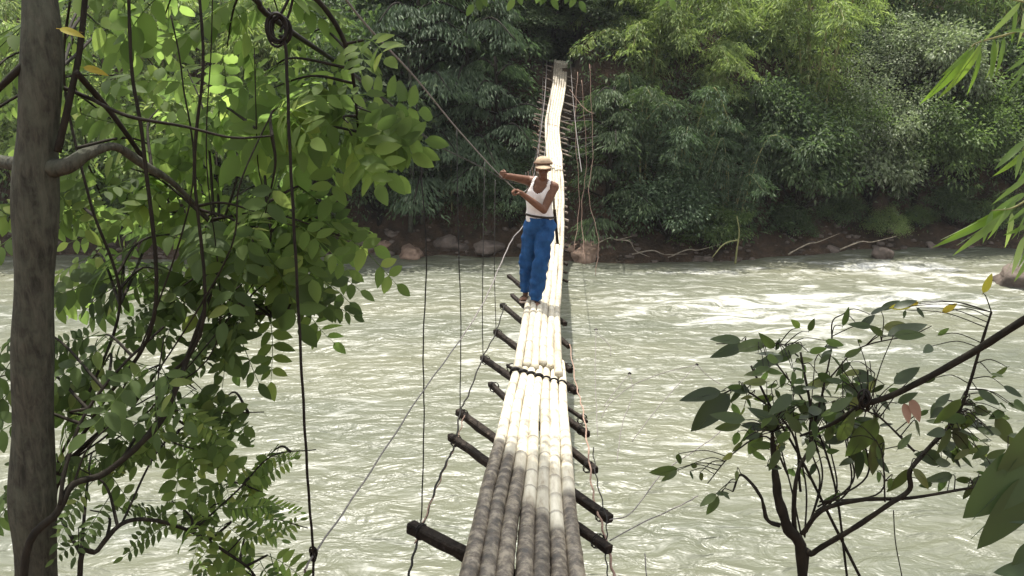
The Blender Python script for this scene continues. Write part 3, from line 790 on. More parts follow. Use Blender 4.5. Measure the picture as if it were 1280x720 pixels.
def broad_proto(seed, Rr=1.3, H=1.3, ncl=55, lf=.13, drop=0., trunk=True):
    R = np.random.RandomState(seed)
    P, D, Nn, L, W = [], [], [], [], []
    limbs = []
    for c in range(ncl):
        v = R.normal(size=3); v /= np.linalg.norm(v); v[2] = abs(v[2]) * 1.2 - .35
        rr = R.uniform(.5, 1.05) * (1 + .35 * math.sin(v[0] * 5 + seed) * math.cos(v[1] * 4 + seed * 2))
        cc_ = np.array([v[0] * Rr * rr, v[1] * Rr * rr, H * 1.0 + v[2] * H * rr])
        if c % 5 == 0: limbs.append(cc_)
        cr = R.uniform(.22, .48) * Rr / 1.3
        n_ = int(R.uniform(95, 180))
        q = R.normal(size=(n_, 3)) * cr * np.array([.55, .55, .34])
        q[:, 2] -= drop * (q[:, 0] ** 2 + q[:, 1] ** 2)
        P.append(cc_ + q); dd = q + rnd(R, n_, 3) * .35 * cr + v * .25 * cr; dd[:, 2] -= .12; D.append(dd)
        Nn.append(np.array([0, -.12, 1.0]) + rnd(R, n_, 3) * .75); L.append(R.uniform(.7, 1.3, n_) * lf); W.append(R.uniform(.38, .6, n_) * lf)
    V, F = leaf_cards(np.concatenate(P), np.concatenate(D), np.concatenate(Nn), np.concatenate(L), np.concatenate(W))
    tr_ = MB()
    tr_.tube(catmull([(0, 0, -.5), (.05, .03, H * .4), (0, 0, H)], 4), [.10, .05], 6)
    for l in limbs:
        tr_.tube(catmull([(0.02, 0, H * .35), (l[0] * .5, l[1] * .5, l[2] * .62), tuple(l)], 4), [.045, .012], 5)
    return [tr_], (V, F)
def layer_proto(seed, h=6, lf=.155):
    R = np.random.RandomState(seed)
    P, D, Nn, L, W = [], [], [], [], []
    parts = [MB().tube(catmull([(0, 0, -1), (.1, 0, h * .5), (0, .1, h)], 5), [.16, .10, .04], 8, wob=.2)]
    for c in range(15):
        z = h * (.25 + .75 * c / 15) + R.uniform(-.2, .2); az = c * 2.4 + R.uniform(-.4, .4); bl = R.uniform(1.4, 2.3) * (1.15 - .5 * c / 15)
        o = Vector((cos(az), sin(az), 0)); s_ = Vector((-o.y, o.x, 0))
        pts = catmull([(0, 0, z), tuple(o * bl * .5 + Vector((0, 0, z + .3))), tuple(o * bl + Vector((0, 0, z - .15)))], 6)
        parts.append(MB().tube(pts, [.04, .012], 5))
        n_ = 620
        for q in range(n_):
            t = R.uniform(.15, 1.08); lat = R.normal() * .33 * (1.2 - t * .4)
            i = min(len(pts) - 1, int(t * (len(pts) - 1)))
            p = pts[i] + s_ * lat + o * R.uniform(-.1, .1) + Vector((0, 0, -.5 * lat * lat - abs(R.normal()) * .07))
            P.append(p); D.append(o * .5 + s_ * lat * 1.6 + Vector((0, 0, -.75)) + Vector(rnd(R, 3)) * .3)
            Nn.append(o * .4 + Vector((0, 0, .8)) + Vector(rnd(R, 3)) * .5); L.append(R.uniform(.7, 1.3) * lf); W.append(R.uniform(.2, .3) * lf)
    V, F = leaf_cards(np.array(P), np.array(D), np.array(Nn), np.array(L), np.array(W))
    return parts, (V, F)
PROT = {}
for i in range(4): PROT['B%d' % i] = ('culm', 'culm', bamboo_proto(100 + i, 4.2 + .4 * i, 9, 1.5 + .2 * i))
for i in range(4): PROT['S%d' % i] = ('stem', 'darkbark', broad_proto(200 + i, 1.3, 1.15 + .1 * i, 60, .105 if i < 2 else .135))
for i in range(2): PROT['W%d' % i] = ('stem', 'darkbark', broad_proto(230 + i, 1.3, 1.1, 70, .075))
for i in range(2): PROT['T%d' % i] = ('branch', 'darkbark', layer_proto(300 + i))
MESH = {}
for k, (pn, pm, (parts, (V, F))) in PROT.items():
    MESH[k] = ([p.mesh(pn, M[pm]) for p in parts], np_mesh('foliage', V, F, M['fmid']), pn)
def plant(kind, loc, rz, sc, leafm, name, label, cat, group=None):
    st, fo, pn = MESH[kind]
    root = empty(name, loc, label, cat, group)
    root.rotation_euler = (RNG.uniform(-.08, .08), RNG.uniform(-.08, .08), rz)
    root.scale = sc if hasattr(sc, '__len__') else (sc,) * 3
    for i, m_ in enumerate(st):
        nm = 'trunk' if (kind[0] == 'T' and i == 0) else pn
        o = bpy.data.objects.new(nm, m_); C.objects.link(o); o.parent = root
    o = bpy.data.objects.new('foliage', fo); C.objects.link(o); o.parent = root
    o.material_slots[0].link = 'OBJECT'; o.material_slots[0].material = M[leafm]
    return root
def ground(px, py):
    """point of the far slope seen at a pixel"""
    d = ray(px, py); t = 22.0
    while t < 140:
        p = CAM + d * t
        if p.z < float(far_h(p.x, p.y)): break
        t += .15
    return p
# px,py = where the middle of the plant shows; r = apparent half size (pixels)
FARP = [
 # right of the landing, upper band: bamboo in the sun
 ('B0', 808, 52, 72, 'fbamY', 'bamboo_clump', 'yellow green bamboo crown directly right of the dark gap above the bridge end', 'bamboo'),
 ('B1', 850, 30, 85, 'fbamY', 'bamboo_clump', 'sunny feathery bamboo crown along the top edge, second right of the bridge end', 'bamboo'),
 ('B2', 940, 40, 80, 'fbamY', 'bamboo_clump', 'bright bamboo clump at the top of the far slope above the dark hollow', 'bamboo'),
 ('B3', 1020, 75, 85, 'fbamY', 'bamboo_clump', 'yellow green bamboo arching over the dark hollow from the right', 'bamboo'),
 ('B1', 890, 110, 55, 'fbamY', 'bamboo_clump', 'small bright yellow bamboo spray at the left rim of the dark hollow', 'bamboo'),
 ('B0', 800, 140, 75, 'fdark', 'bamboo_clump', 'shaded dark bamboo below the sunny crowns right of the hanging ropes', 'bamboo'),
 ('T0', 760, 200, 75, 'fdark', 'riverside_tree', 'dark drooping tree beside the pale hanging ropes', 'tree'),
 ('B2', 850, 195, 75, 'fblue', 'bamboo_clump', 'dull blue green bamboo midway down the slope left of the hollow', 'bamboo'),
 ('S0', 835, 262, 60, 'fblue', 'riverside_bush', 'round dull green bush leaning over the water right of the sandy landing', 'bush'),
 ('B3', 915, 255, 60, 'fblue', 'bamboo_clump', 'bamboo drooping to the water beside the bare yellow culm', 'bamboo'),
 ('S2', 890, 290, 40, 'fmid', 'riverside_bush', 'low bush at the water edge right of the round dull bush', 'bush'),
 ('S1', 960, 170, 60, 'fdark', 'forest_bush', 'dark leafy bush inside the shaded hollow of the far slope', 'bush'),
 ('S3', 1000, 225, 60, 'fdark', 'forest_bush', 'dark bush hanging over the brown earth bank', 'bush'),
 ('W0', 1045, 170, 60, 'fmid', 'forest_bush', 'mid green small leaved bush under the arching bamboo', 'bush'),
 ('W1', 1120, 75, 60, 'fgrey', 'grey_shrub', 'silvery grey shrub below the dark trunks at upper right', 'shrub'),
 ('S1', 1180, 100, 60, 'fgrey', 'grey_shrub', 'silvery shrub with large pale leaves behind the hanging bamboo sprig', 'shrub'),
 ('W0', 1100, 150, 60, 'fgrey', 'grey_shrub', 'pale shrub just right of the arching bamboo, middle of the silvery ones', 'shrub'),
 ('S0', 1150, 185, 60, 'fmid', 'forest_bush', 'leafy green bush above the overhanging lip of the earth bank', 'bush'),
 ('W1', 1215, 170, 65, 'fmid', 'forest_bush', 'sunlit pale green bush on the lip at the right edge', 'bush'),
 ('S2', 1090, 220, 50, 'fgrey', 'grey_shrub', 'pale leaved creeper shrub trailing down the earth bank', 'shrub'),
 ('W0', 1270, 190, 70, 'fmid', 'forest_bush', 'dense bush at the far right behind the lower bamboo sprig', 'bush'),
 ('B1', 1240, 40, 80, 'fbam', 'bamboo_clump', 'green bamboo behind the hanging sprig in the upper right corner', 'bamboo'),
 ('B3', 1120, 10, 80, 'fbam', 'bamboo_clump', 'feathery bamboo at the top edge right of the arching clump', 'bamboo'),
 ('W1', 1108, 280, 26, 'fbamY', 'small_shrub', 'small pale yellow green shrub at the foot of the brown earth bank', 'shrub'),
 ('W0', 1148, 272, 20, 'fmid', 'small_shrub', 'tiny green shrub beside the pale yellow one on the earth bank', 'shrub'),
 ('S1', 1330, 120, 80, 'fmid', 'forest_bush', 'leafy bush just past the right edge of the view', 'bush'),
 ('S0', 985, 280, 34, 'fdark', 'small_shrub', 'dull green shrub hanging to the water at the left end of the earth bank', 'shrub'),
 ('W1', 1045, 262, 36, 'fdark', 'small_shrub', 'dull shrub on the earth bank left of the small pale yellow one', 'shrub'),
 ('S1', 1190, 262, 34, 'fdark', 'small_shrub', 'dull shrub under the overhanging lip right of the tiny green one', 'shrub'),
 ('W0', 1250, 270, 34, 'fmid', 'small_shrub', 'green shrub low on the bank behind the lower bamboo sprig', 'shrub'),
 # left of the landing
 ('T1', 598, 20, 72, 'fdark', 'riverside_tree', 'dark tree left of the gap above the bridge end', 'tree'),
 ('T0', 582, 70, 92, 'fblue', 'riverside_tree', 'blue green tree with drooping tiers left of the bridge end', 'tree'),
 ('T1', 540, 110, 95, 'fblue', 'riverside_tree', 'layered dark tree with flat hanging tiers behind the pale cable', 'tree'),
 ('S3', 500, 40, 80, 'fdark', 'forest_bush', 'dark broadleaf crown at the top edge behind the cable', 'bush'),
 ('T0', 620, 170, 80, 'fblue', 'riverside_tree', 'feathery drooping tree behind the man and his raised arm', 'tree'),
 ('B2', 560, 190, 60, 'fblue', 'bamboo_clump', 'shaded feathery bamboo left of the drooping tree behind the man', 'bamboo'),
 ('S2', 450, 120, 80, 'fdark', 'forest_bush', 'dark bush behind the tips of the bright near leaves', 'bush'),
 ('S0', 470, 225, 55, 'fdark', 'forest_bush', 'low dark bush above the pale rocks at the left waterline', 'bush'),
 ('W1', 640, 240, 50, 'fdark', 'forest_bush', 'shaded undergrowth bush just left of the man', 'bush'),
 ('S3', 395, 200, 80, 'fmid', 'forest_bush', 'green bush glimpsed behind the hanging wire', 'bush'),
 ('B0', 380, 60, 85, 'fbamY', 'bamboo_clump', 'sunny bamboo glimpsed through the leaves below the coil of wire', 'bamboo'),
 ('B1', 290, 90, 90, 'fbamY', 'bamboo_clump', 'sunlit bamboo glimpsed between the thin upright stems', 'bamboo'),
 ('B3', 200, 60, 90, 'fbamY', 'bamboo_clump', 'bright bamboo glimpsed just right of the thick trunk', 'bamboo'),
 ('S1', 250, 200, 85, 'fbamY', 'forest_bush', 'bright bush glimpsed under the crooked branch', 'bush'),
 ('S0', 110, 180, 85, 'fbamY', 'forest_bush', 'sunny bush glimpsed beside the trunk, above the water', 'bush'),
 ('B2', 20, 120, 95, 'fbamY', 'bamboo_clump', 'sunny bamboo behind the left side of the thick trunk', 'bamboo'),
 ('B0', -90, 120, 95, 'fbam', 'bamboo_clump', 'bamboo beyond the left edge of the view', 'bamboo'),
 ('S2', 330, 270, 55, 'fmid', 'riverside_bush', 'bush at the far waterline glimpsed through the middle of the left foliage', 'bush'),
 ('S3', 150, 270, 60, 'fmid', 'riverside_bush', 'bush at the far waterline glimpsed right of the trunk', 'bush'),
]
for (k, px, py, r, lm, nm, lab, cat) in FARP:
    g_ = ground(px, py)
    dist = g_.y
    size = r / 1000 * dist
    H_ = {'B': 4.4, 'S': 2.3, 'W': 2.2, 'T': 6.0}[k[0]]
    half = {'B': 2.1, 'S': 1.35, 'W': 1.35, 'T': 2.0}[k[0]]
    sc = size / half
    # centre of crown sits at the pixel: drop the base below it, on the slope
    cz = {'B': .62, 'S': .5, 'W': .5, 'T': .62}[k[0]] * H_ * sc
    p = at(px, py, max(dist - .5 * size, 24.6)); base = p - Vector((0, 0, cz))
    gy = max(base.y, float(bankline(base.x)) + .15)
    gz = float(far_h(base.x, gy))
    base.z = max(gz - .15, base.z) if base.z > gz else base.z
    if base.z > gz: # reach the ground behind: stretch upward instead
        base.z = gz - .1
        tall = (p.z - base.z) / max(cz, .1)
        scv = (sc, sc, sc * min(max(tall, 1), 1.35))
    else: scv = (sc, sc, sc)
    base.y = gy
    plant(k, base, RNG.uniform(0, 6.28), scv, lm, nm, lab, cat)

# undergrowth that covers the whole slope and reads as one mass
def thicket():
    R = np.random.RandomState(5)
    P, D, Nn, L, W = [], [], [], [], []
    n = 2600
    X = R.uniform(-24, 24, n); d = np.abs(R.gamma(1.6, 4.2, n)) + .9
    d[:900] = R.uniform(.9, 6, 900)
    for x, dd in zip(X, d):
        y = float(bankline(x)) + dd
        z = float(far_h(x, y))
        if abs(x - HX - .1) < .85 and 27.6 < y < 36.5: continue
        if x > 8.8 and dd < 2.3 and R.rand() < .5: continue
        if 1.2 < x < 3.4 and dd < 1.5: continue
        if x < -1 and dd < 1.2: continue
        cr = R.uniform(.25, .6) * (1 + min(dd, 30) * .03); m = int(34 + R.uniform(0, 30)) if abs(x) < 18 else 20
        lf = R.uniform(.1, .22) * (1 + dd * .012)
        q = R.normal(size=(m, 3)) * cr * np.array([.7, .7, .4]); c = np.array([x, y - .15, z + R.uniform(.1, .7)])
        P.append(c + q); v = q + rnd(R, m, 3) * .3; v[:, 2] -= .25; v[:, 1] -= .12; D.append(v)
        Nn.append(np.array([0, -.2, 1.0]) + rnd(R, m, 3) * .7); L.append(R.uniform(.7, 1.3, m) * lf); W.append(R.uniform(.25, .6, m) * lf)
    V, F = leaf_cards(np.concatenate(P), np.concatenate(D), np.concatenate(Nn), np.concatenate(L), np.concatenate(W))
    return V, F
V, F = thicket()
tag(link('undergrowth', np_mesh('undergrowth', V, F, M['fdark'])), 'tangled dark undergrowth covering the steep far bank', 'undergrowth', kind='stuff')
# wood on the upper slope behind everything
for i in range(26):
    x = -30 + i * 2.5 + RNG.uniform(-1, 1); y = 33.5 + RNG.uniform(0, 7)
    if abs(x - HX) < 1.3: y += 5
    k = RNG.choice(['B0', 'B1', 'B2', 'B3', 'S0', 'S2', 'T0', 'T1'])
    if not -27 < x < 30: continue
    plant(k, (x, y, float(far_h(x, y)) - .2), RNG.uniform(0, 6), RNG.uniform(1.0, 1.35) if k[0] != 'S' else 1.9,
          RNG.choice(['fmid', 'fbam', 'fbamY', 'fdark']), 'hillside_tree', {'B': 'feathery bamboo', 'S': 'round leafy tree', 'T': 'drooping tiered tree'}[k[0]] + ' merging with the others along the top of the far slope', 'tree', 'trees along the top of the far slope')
# overhanging canopy that keeps the landing path dark
for dx, dy, dz, k in [(a, b, c, d) for a, b, c, d in ((-1.2, .6, .35, 'S0'), (1.25, .4, .4, 'S3'), (0, .7, 1.15, 'S1'), (-.4, 1.2, 1.35, 'S3'), (.5, 1.3, 1.3, 'S2'), (-.6, 2.0, .9, 'S2'), (.6, 2.0, 1.0, 'S0'), (0, 2.9, .9, 'S3'), (-.9, 3.2, .6, 'S1'), (.9, 3.2, .7, 'S2'),
        (-.4, 4.2, .8, 'S0'), (.5, 4.2, .9, 'S1'), (0, 4.4, -.75, 'S3'), (-.6, 4.0, -.7, 'S2'), (.6, 4.1, -.7, 'S0'), (0, 5.6, .3, 'S0'), (-.8, 5.2, .6, 'S3'), (.8, 5.4, .5, 'S1'))]:
    plant(k, (HX + dx * 1.25, 29.6 + dy, 6.55 + dz), RNG.uniform(0, 6), (1.1, 1.1, .75), 'fdark', 'forest_bush', 'dark bush crowding the shaded path where the bridge lands', 'bush', 'bushes round the dark landing')
# tree trunks seen on the slope
for i, (px, y0, y1, Y, r, lab) in enumerate([(513, 280, 60, 26.6, .09, 'straight bare trunk left of centre rising from the far waterline'), (527, 270, 130, 26.9, .06, 'thinner bare trunk beside the straight one on the far waterline'),
        (1128, 60, -60, 33, .16, 'thick dark trunk at the top edge above the silvery shrubs'), (1160, 50, -60, 35, .12, 'slimmer dark trunk right of the thick one at the top edge'),
        (430, 300, 120, 26.4, .08, 'leaning trunk behind the lowest near leaves at the far waterline')]):
    a = at(px, y0, Y); b = at(px + RNG.uniform(-8, 8), y1, Y + .4); a.z = min(a.z, float(far_h(a.x, a.y)) + .1)
    t = empty('bare_tree', a, lab, 'tree')
    MB().tube(catmull([a, a.lerp(b, .5) + Vector((.08, 0, 0)), b], 6), [r, r * .6], 8, wob=.2).build('trunk', M['bark'], t)
    for q in range(4):
        s_ = a.lerp(b, .35 + q * .18); MB().tube(catmull([s_, s_ + Vector((RNG.uniform(-.7, .7), -.1, .4)), s_ + Vector((RNG.uniform(-1.2, 1.2), -.2, .6))], 4), [r * .3, .01], 5).build('limb', M['bark'], t)
# bare bent bamboo culm by the water
t = empty('bent_bamboo', at(920, 326, 24.6), 'yellow bare bamboo culm bent down to the water', 'bamboo')
MB().tube(catmull([at(919, 330, 24.5), at(921, 312, 24.5), at(924, 290, 24.5), at(921, 270, 24.6)], 6), [.035, .022, .01], 6).build('culm', M['culm'], t)
MB().tube(catmull([at(922, 300, 24.5), at(905, 305, 24.3), at(890, 322, 24.2)], 6), [.03, .012], 6).build('culm', M['culm'], t)
# dry sticks at the foot of the bank
DL = ['just right of the pink slab', 'lying lowest, half in the water under the round bush', 'resting on the pink slab by the ropes', 'beside the bent yellow culm', 'at the left end of the earth bank', 'below the pale yellow shrub']
for i, (a, b) in enumerate([((770, 300), (812, 326)), ((790, 318), (860, 322)), ((745, 305), (790, 300)), ((835, 322), (900, 310)), ((985, 318), (1050, 296)), ((1050, 312), (1120, 300))]):
    p, q = at(*a, 24.9), at(*b, 24.6)
    p.z = max(p.z, .05); q.z = max(q.z, .05)
    tag(MB().tube(catmull([p, p.lerp(q, .3) + Vector((.1, 0, .16)), p.lerp(q, .6) + Vector((0, .1, .04)), q + Vector((0, 0, .12))], 5), [.026, .018, .006], 6, wob=.4).build('driftwood', M['palebark']), 'pale bare stick ' + DL[i], 'driftwood', 'driftwood along the far bank')

# rocks -----------------------------------------------------------
def rock(loc, s, seed, label, group=None, mat='rock'):
    bm = bmesh.new(); bmesh.ops.create_icosphere(bm, subdivisions=3, radius=1)
    for v in bm.verts:
        q = v.co + Vector((seed * 3.1, 0, 0))
        v.co *= 1 + .55 * mnoise.noise(q * 1.1) + .28 * mnoise.noise(q * 2.3) + .12 * mnoise.noise(q * 5)
        v.co += Vector(mnoise.cell_vector(q * 1.3)) * .12 - Vector((.06, .06, .06))
        v.co = Vector((v.co.x * s[0], v.co.y * s[1], v.co.z * s[2]))
    me = bpy.data.meshes.new('rock'); bm.to_mesh(me); bm.free(); me.materials.append(M[mat]); me.polygons.foreach_set('use_smooth', [True] * len(me.polygons))
    o = bpy.data.objects.new('rock', me); C.objects.link(o); o.location = loc; o.rotation_euler = (0, 0, seed)
    return tag(o, label, 'rock', group)
def wline(px, py): return atz(px, py, .05)
rock(atz(740, 316, .12), (1.0, .5, .42), 1, 'large pinkish sunlit boulder slab at the waterline right of the deck', None, 'sand')
rock(atz(712, 311, .2), (.5, .4, .3), 2, 'small pink boulder touching the right edge of the deck in view', None, 'sand')
rock(atz(768, 308, .3), (.4, .3, .25), 3, 'small brown rock at the right end of the pinkish slab')
rock(atz(500, 302, .25), (.8, .4, .22), 4, 'pale flat rock highest on the ledge at the left waterline', None, 'sand')
rock(atz(515, 315, .1), (.7, .35, .2), 5, 'flat sunlit rock at the water below the pale ledge rock', None, 'sand')
rock(atz(560, 308, .2), (.6, .4, .3), 6, 'reddish rock between the hanging wires at the left waterline')
rock(atz(610, 312, .2), (.55, .35, .25), 7, 'brown rock at the waterline left of the man')
rock(atz(455, 305, .2), (.6, .4, .35), 8, 'dark rock on the waterline just right of the near leaf tips')
for i, (px, py, s_, lab) in enumerate([(1004, 313, .22, 'small brown boulder at the left end of the earth bank'), (1030, 311, .3, 'brown boulder second from the left at the foot of the earth bank'), (1085, 306, .32, 'brown boulder just left of the small pale yellow shrub, at the water'),
        (1165, 307, .24, 'low dark boulder right of the small shrubs on the earth bank'), (1240, 304, .26, 'low dark boulder near the lower bamboo sprig at the far waterline'), (880, 324, .2, 'small dark stone under the drooping bamboo at the far waterline')]):
    rock(atz(px, py, .05), (s_ * 1.5, s_, s_ * .55), 20 + i, lab)
rock(atz(1102, 320, .05), (.35, .3, .3), 40, 'rock breaking the surface at the head of the rapid')
rock(atz(1272, 352, .1), (.5, .55, .5), 41, 'brown rock standing out of the water at the right edge')

def rubble():
    R = np.random.RandomState(9); V, F = [], []
    ico = bmesh.new(); bmesh.ops.create_icosphere(ico, subdivisions=1, radius=1)
    iv = np.array([v.co[:] for v in ico.verts]); fi = np.array([[v.index for v in f.verts] for f in ico.faces]); ico.free()
    for k in range(420):
        x = R.uniform(-18, 20); y = float(bankline(x)) + R.uniform(-.5, 1.0) + (R.rand() ** 3) * 1.0; s_ = R.uniform(.025, .11) * (1 if R.rand() < .85 else 1.7)
        q = iv * (1 + R.uniform(-.3, .3, (len(iv), 1))) * np.array([1.3, 1, .7]) * s_
        F.append(fi + len(iv) * k); V.append(q + np.array([x, y, float(far_h(x, y)) + s_ * .2]))
    return np.concatenate(V), np.concatenate(F)
V, F = rubble()
tag(link('rubble', np_mesh('rubble', V, F, M['rock'])), 'loose stones and clods scattered along the foot of the far bank', 'rubble', kind='stuff')

# ------------------------------------------------------------ near leaves
def oval(b, base, d, n, L, W, seg=5, droop=.12, fold=.18, pointy=.5):
    """one leaf blade: two rows of faces folded along the midrib, drooping at the tip"""
    d = d.normalized(); n = (n - d * n.dot(d)).normalized(); s = d.cross(n)
    i0 = len(b.v); rows = []
    for k in range(seg + 1):
        t = k / seg
        w = W * .5 * (sin(pi * t ** (.85)) ** .75) * (1 - pointy * .35 * t)
        c = base + d * (L * t) - n * (droop * L * t * t)
        if k in (0, seg): rows.append((len(b.v),)); b.v.append(tuple(c))
        else:
            rows.append((len(b.v), len(b.v) + 1, len(b.v) + 2))
            b.v += [tuple(c + s * w + n * (fold * w)), tuple(c), tuple(c - s * w + n * (fold * w))]
    for k in range(seg):
        a, c = rows[k], rows[k + 1]
        if len(a) == 1: b.f += [(a[0], c[1], c[0]), (a[0], c[2], c[1])]
        elif len(c) == 1: b.f += [(a[0], a[1], c[0]), (a[1], a[2], c[0])]
        else: b.f += [(a[0], a[1], c[1], c[0]), (a[1], a[2], c[2], c[1])]
def compound_mesh(seed, pairs=5, L=.30, ll=.085, lw=.045):
    R = random.Random(seed); b = MB()
    X, Z, Yv = Vector((1, 0, 0)), Vector((0, 0, 1)), Vector((0, 1, 0))
    pts = [Vector((L * t, .02 * sin(t * 3 + seed), -.16 * L * t * t)) for t in np.linspace(0, 1, 8)]
    b.tube(pts, [.0022, .0010], 4, cap=False)
    for i in range(pairs):
        t = .25 + .7 * i / (pairs - .4)
        p = Vector((L * t, .02 * sin(t * 3 + seed), -.16 * L * t * t))
        k = (.8 + .35 * sin(pi * t)) * R.uniform(.85, 1.1)
        for s_ in (-1, 1):
            if R.random() < .05: continue
            d = X * R.uniform(.35, .6) + Yv * s_ + Z * R.uniform(-.45, .0)
            oval(b, p, d, Z + X * R.uniform(-.25, .25) + Yv * R.uniform(-.3, .3), ll * k, lw * k * R.uniform(.85, 1.1), 5, R.uniform(.05, .25))
    oval(b, pts[-1], X + Z * -.3, Z, ll * 1.05, lw, 5)
    return b.mesh('leaf')
COMP = {}
for nm, (pr, L_, ll, lw) in {'big': (4, .27, .098, .058), 'mid': (5, .30, .075, .042), 'fine': (8, .30, .050, .022)}.items():
    COMP[nm] = [compound_mesh(i * 7 + pr, pr, L_, ll, lw) for i in range(5)]
def simple_leaf_mesh(seed, w=.42):
    b = MB(); b.tube([Vector((-.12, 0, .01)), Vector((0, 0, 0)), Vector((.95, 0, -.1))], [.014, .01, .003], 4, cap=False)
    R = random.Random(seed)
    oval(b, Vector((0, 0, .002)), Vector((1, R.uniform(-.12, .12), 0)), Vector((0, R.uniform(-.2, .2), 1)), 1.0, w, 8, R.uniform(.06, .38), R.uniform(.1, .3), .8)
    return b.mesh('leaf')
SIMP = [simple_leaf_mesh(i, .36 + .035 * i) for i in range(5)]
NARR = [simple_leaf_mesh(20 + i, .13 + .015 * i) for i in range(4)]
def frame(d, n):
    x = Vector(d).normalized(); z = (Vector(n) - x * Vector(n).dot(x))
    z = z.normalized() if z.length > 1e-4 else x.orthogonal().normalized()
    y = z.cross(x)
    return Matrix((x, y, z)).transposed()
LEAFN = {}
def put_leaf(parent, mesh, base, d, n, sc, mat, name='leaf'):
    o = bpy.data.objects.new(name, mesh); C.objects.link(o); o.parent = parent
    o.matrix_basis = Matrix.LocRotScale(Vector(base) - WL(parent), frame(d, n).to_quaternion(), Vector((sc,) * 3))
    if not mesh.materials: mesh.materials.append(mat)
    o.material_slots[0].link = 'OBJECT'; o.material_slots[0].material = mat
    LEAFN[parent.name] = LEAFN.get(parent.name, 0) + 1
    return o
def inpoly(x, y, P):
    c = False; j = len(P) - 1
    for i in range(len(P)):
        if (P[i][1] > y) != (P[j][1] > y) and x < (P[j][0] - P[i][0]) * (y - P[i][1]) / (P[j][1] - P[i][1]) + P[i][0]: c = not c
        j = i
    return c
def branchline(parent, pts, rad, mat, name='branch', n=8, wob=.12, seg=7):
    P = catmull([at(*p) for p in pts], seg)
    MB().tube(P, rad, n, wob=wob).build(name, mat, parent)
    return P
def fill(parent, skel, poly, count, depth, kinds, mats, R, sc=(.85, 1.15), tow=(.3, 1.2), per=(4, 6), twigmat=None, straight=.35):
    """twigs from the tree's branches out to points of its crown, compound leaves alternately along each"""
    xs = [p[0] for p in poly]; ys = [p[1] for p in poly]
    tw = MB(); made = 0
    pts = []
    cell = math.sqrt((max(xs) - min(xs)) * (max(ys) - min(ys)) / max(1, count / 5)) * .55
    tries = 0
    while made < count and tries < 4000:
        tries += 1
        x, y_ = R.uniform(min(xs), max(xs)), R.uniform(min(ys), max(ys))
        if not inpoly(x, y_, poly): continue
        if any((x - a) ** 2 + (y_ - b) ** 2 < cell * cell for a, b in pts[-60:]): 
            if tries < 2500: continue
        pts.append((x, y_))
        Y = R.uniform(*depth)
        c = at(x, y_, Y)
        q = min(skel, key=lambda p: (p - c).length + (0 if p.z < c.z + .3 else .5))
        dv = c - q
        if dv.length > 2.6: q = c - dv.normalized() * 2.6 * .5; 
        ctrl = [q, q.lerp(c, .5) + Vector((R.uniform(-.05, .05), R.uniform(-.05, .05), .12 * dv.length)), c]
        P = catmull(ctrl, 7)
        tw.tube(P, [.006, .0022], 5, cap=False)
        k = R.randint(*per)
        for i in range(k):
            t = .45 + .55 * (i + .5) / k
            p = P[min(len(P) - 2, int(t * (len(P) - 1)))]
            td = (P[-1] - P[-4]).normalized()
            s_ = 1 if i % 2 else -1
            side = td.cross(Vector((0, 0, 1)))
            side = side.normalized() if side.length > .05 else Vector((1, 0, 0))
            d = td * straight + side * s_ * R.uniform(.5, 1) + Vector((R.uniform(-.4, .4), R.uniform(-.4, .3), R.uniform(-.75, .1)))
            if i == k - 1: d = td + Vector((0, 0, -.3))
            n = Vector((R.uniform(-.45, .45), -R.uniform(*tow), R.uniform(.35, 1)))
            put_leaf(parent, R.choice(COMP[R.choice(kinds)]), p, d, n, R.uniform(*sc), R.choice(mats))
            made += 1
            if made >= count: break
    if tw.v: tag(tw.build('twigs', twigmat or M['darkbark'], parent), kind='stuff')
def out_of_view_canopy(parent, boxes, R, mat, n=5000):
    """crown above the frame: what shades the near end of the bridge"""
    P, D, Nn, L, W = [], [], [], [], []
    for (c, s_, m) in boxes:
        k = 0
        q = R.normal(size=(m, 3)) * np.array(s_) * .5 + np.array(c)
        P.append(q); D.append(rnd(R, m, 3) + np.array([0, 0, -.3])); Nn.append(np.array([0, 0, 1.0]) + rnd(R, m, 3) * .5)
        L.append(R.uniform(.09, .15, m)); W.append(R.uniform(.05, .08, m))
    V, F = leaf_cards(np.concatenate(P), np.concatenate(D), np.concatenate(Nn), np.concatenate(L), np.concatenate(W))
    return tag(link('foliage', np_mesh('foliage', V, F, mat), None, parent), kind='stuff')

R1 = random.Random(11)
# thick trunk at the left edge
base = at(30, 790, 2.3); base.z = 3.25
tree = empty('leafy_tree', base, 'thick trunk at the left edge with a crooked branch and big bright leaves', 'tree')
trunk = [base + Vector((0, 0, -.2)), base + Vector((.01, 0, .2)), at(44, 690, 2.3), at(40, 560, 2.3), at(42, 400, 2.3), at(44, 260, 2.32), at(50, 150, 2.33), at(53, 60, 2.35), at(48, -20, 2.38), at(40, -150, 2.45), at(60, -420, 2.7), at(100, -800, 3.0)]
TP = catmull(trunk, 10)
MB().tube(TP, [.10, .082, .064, .056, .057, .059, .055, .050, .043, .038, .03], 28, wob=.26).build('trunk', M['bark'], tree)
sk = list(TP[30:])
def br(pts, rad, mat='bark', par=None, skl=None, n=8, w=.12):
    P = branchline(par or tree, pts, rad, M[mat], n=n, wob=w); (sk if skl is None else skl).extend(P); return P
br([(60, 212, 2.32), (85, 207, 2.3), (110, 192, 2.33), (145, 184, 2.4), (180, 206, 2.5), (215, 228, 2.6), (250, 262, 2.75), (275, 290, 2.9)], [.028, .021, .015, .014, .010, .007, .005], w=.45)
br([(42, 200, 2.3), (20, 205, 2.35), (-20, 195, 2.5), (-60, 170, 2.7)], [.026, .02, .015])
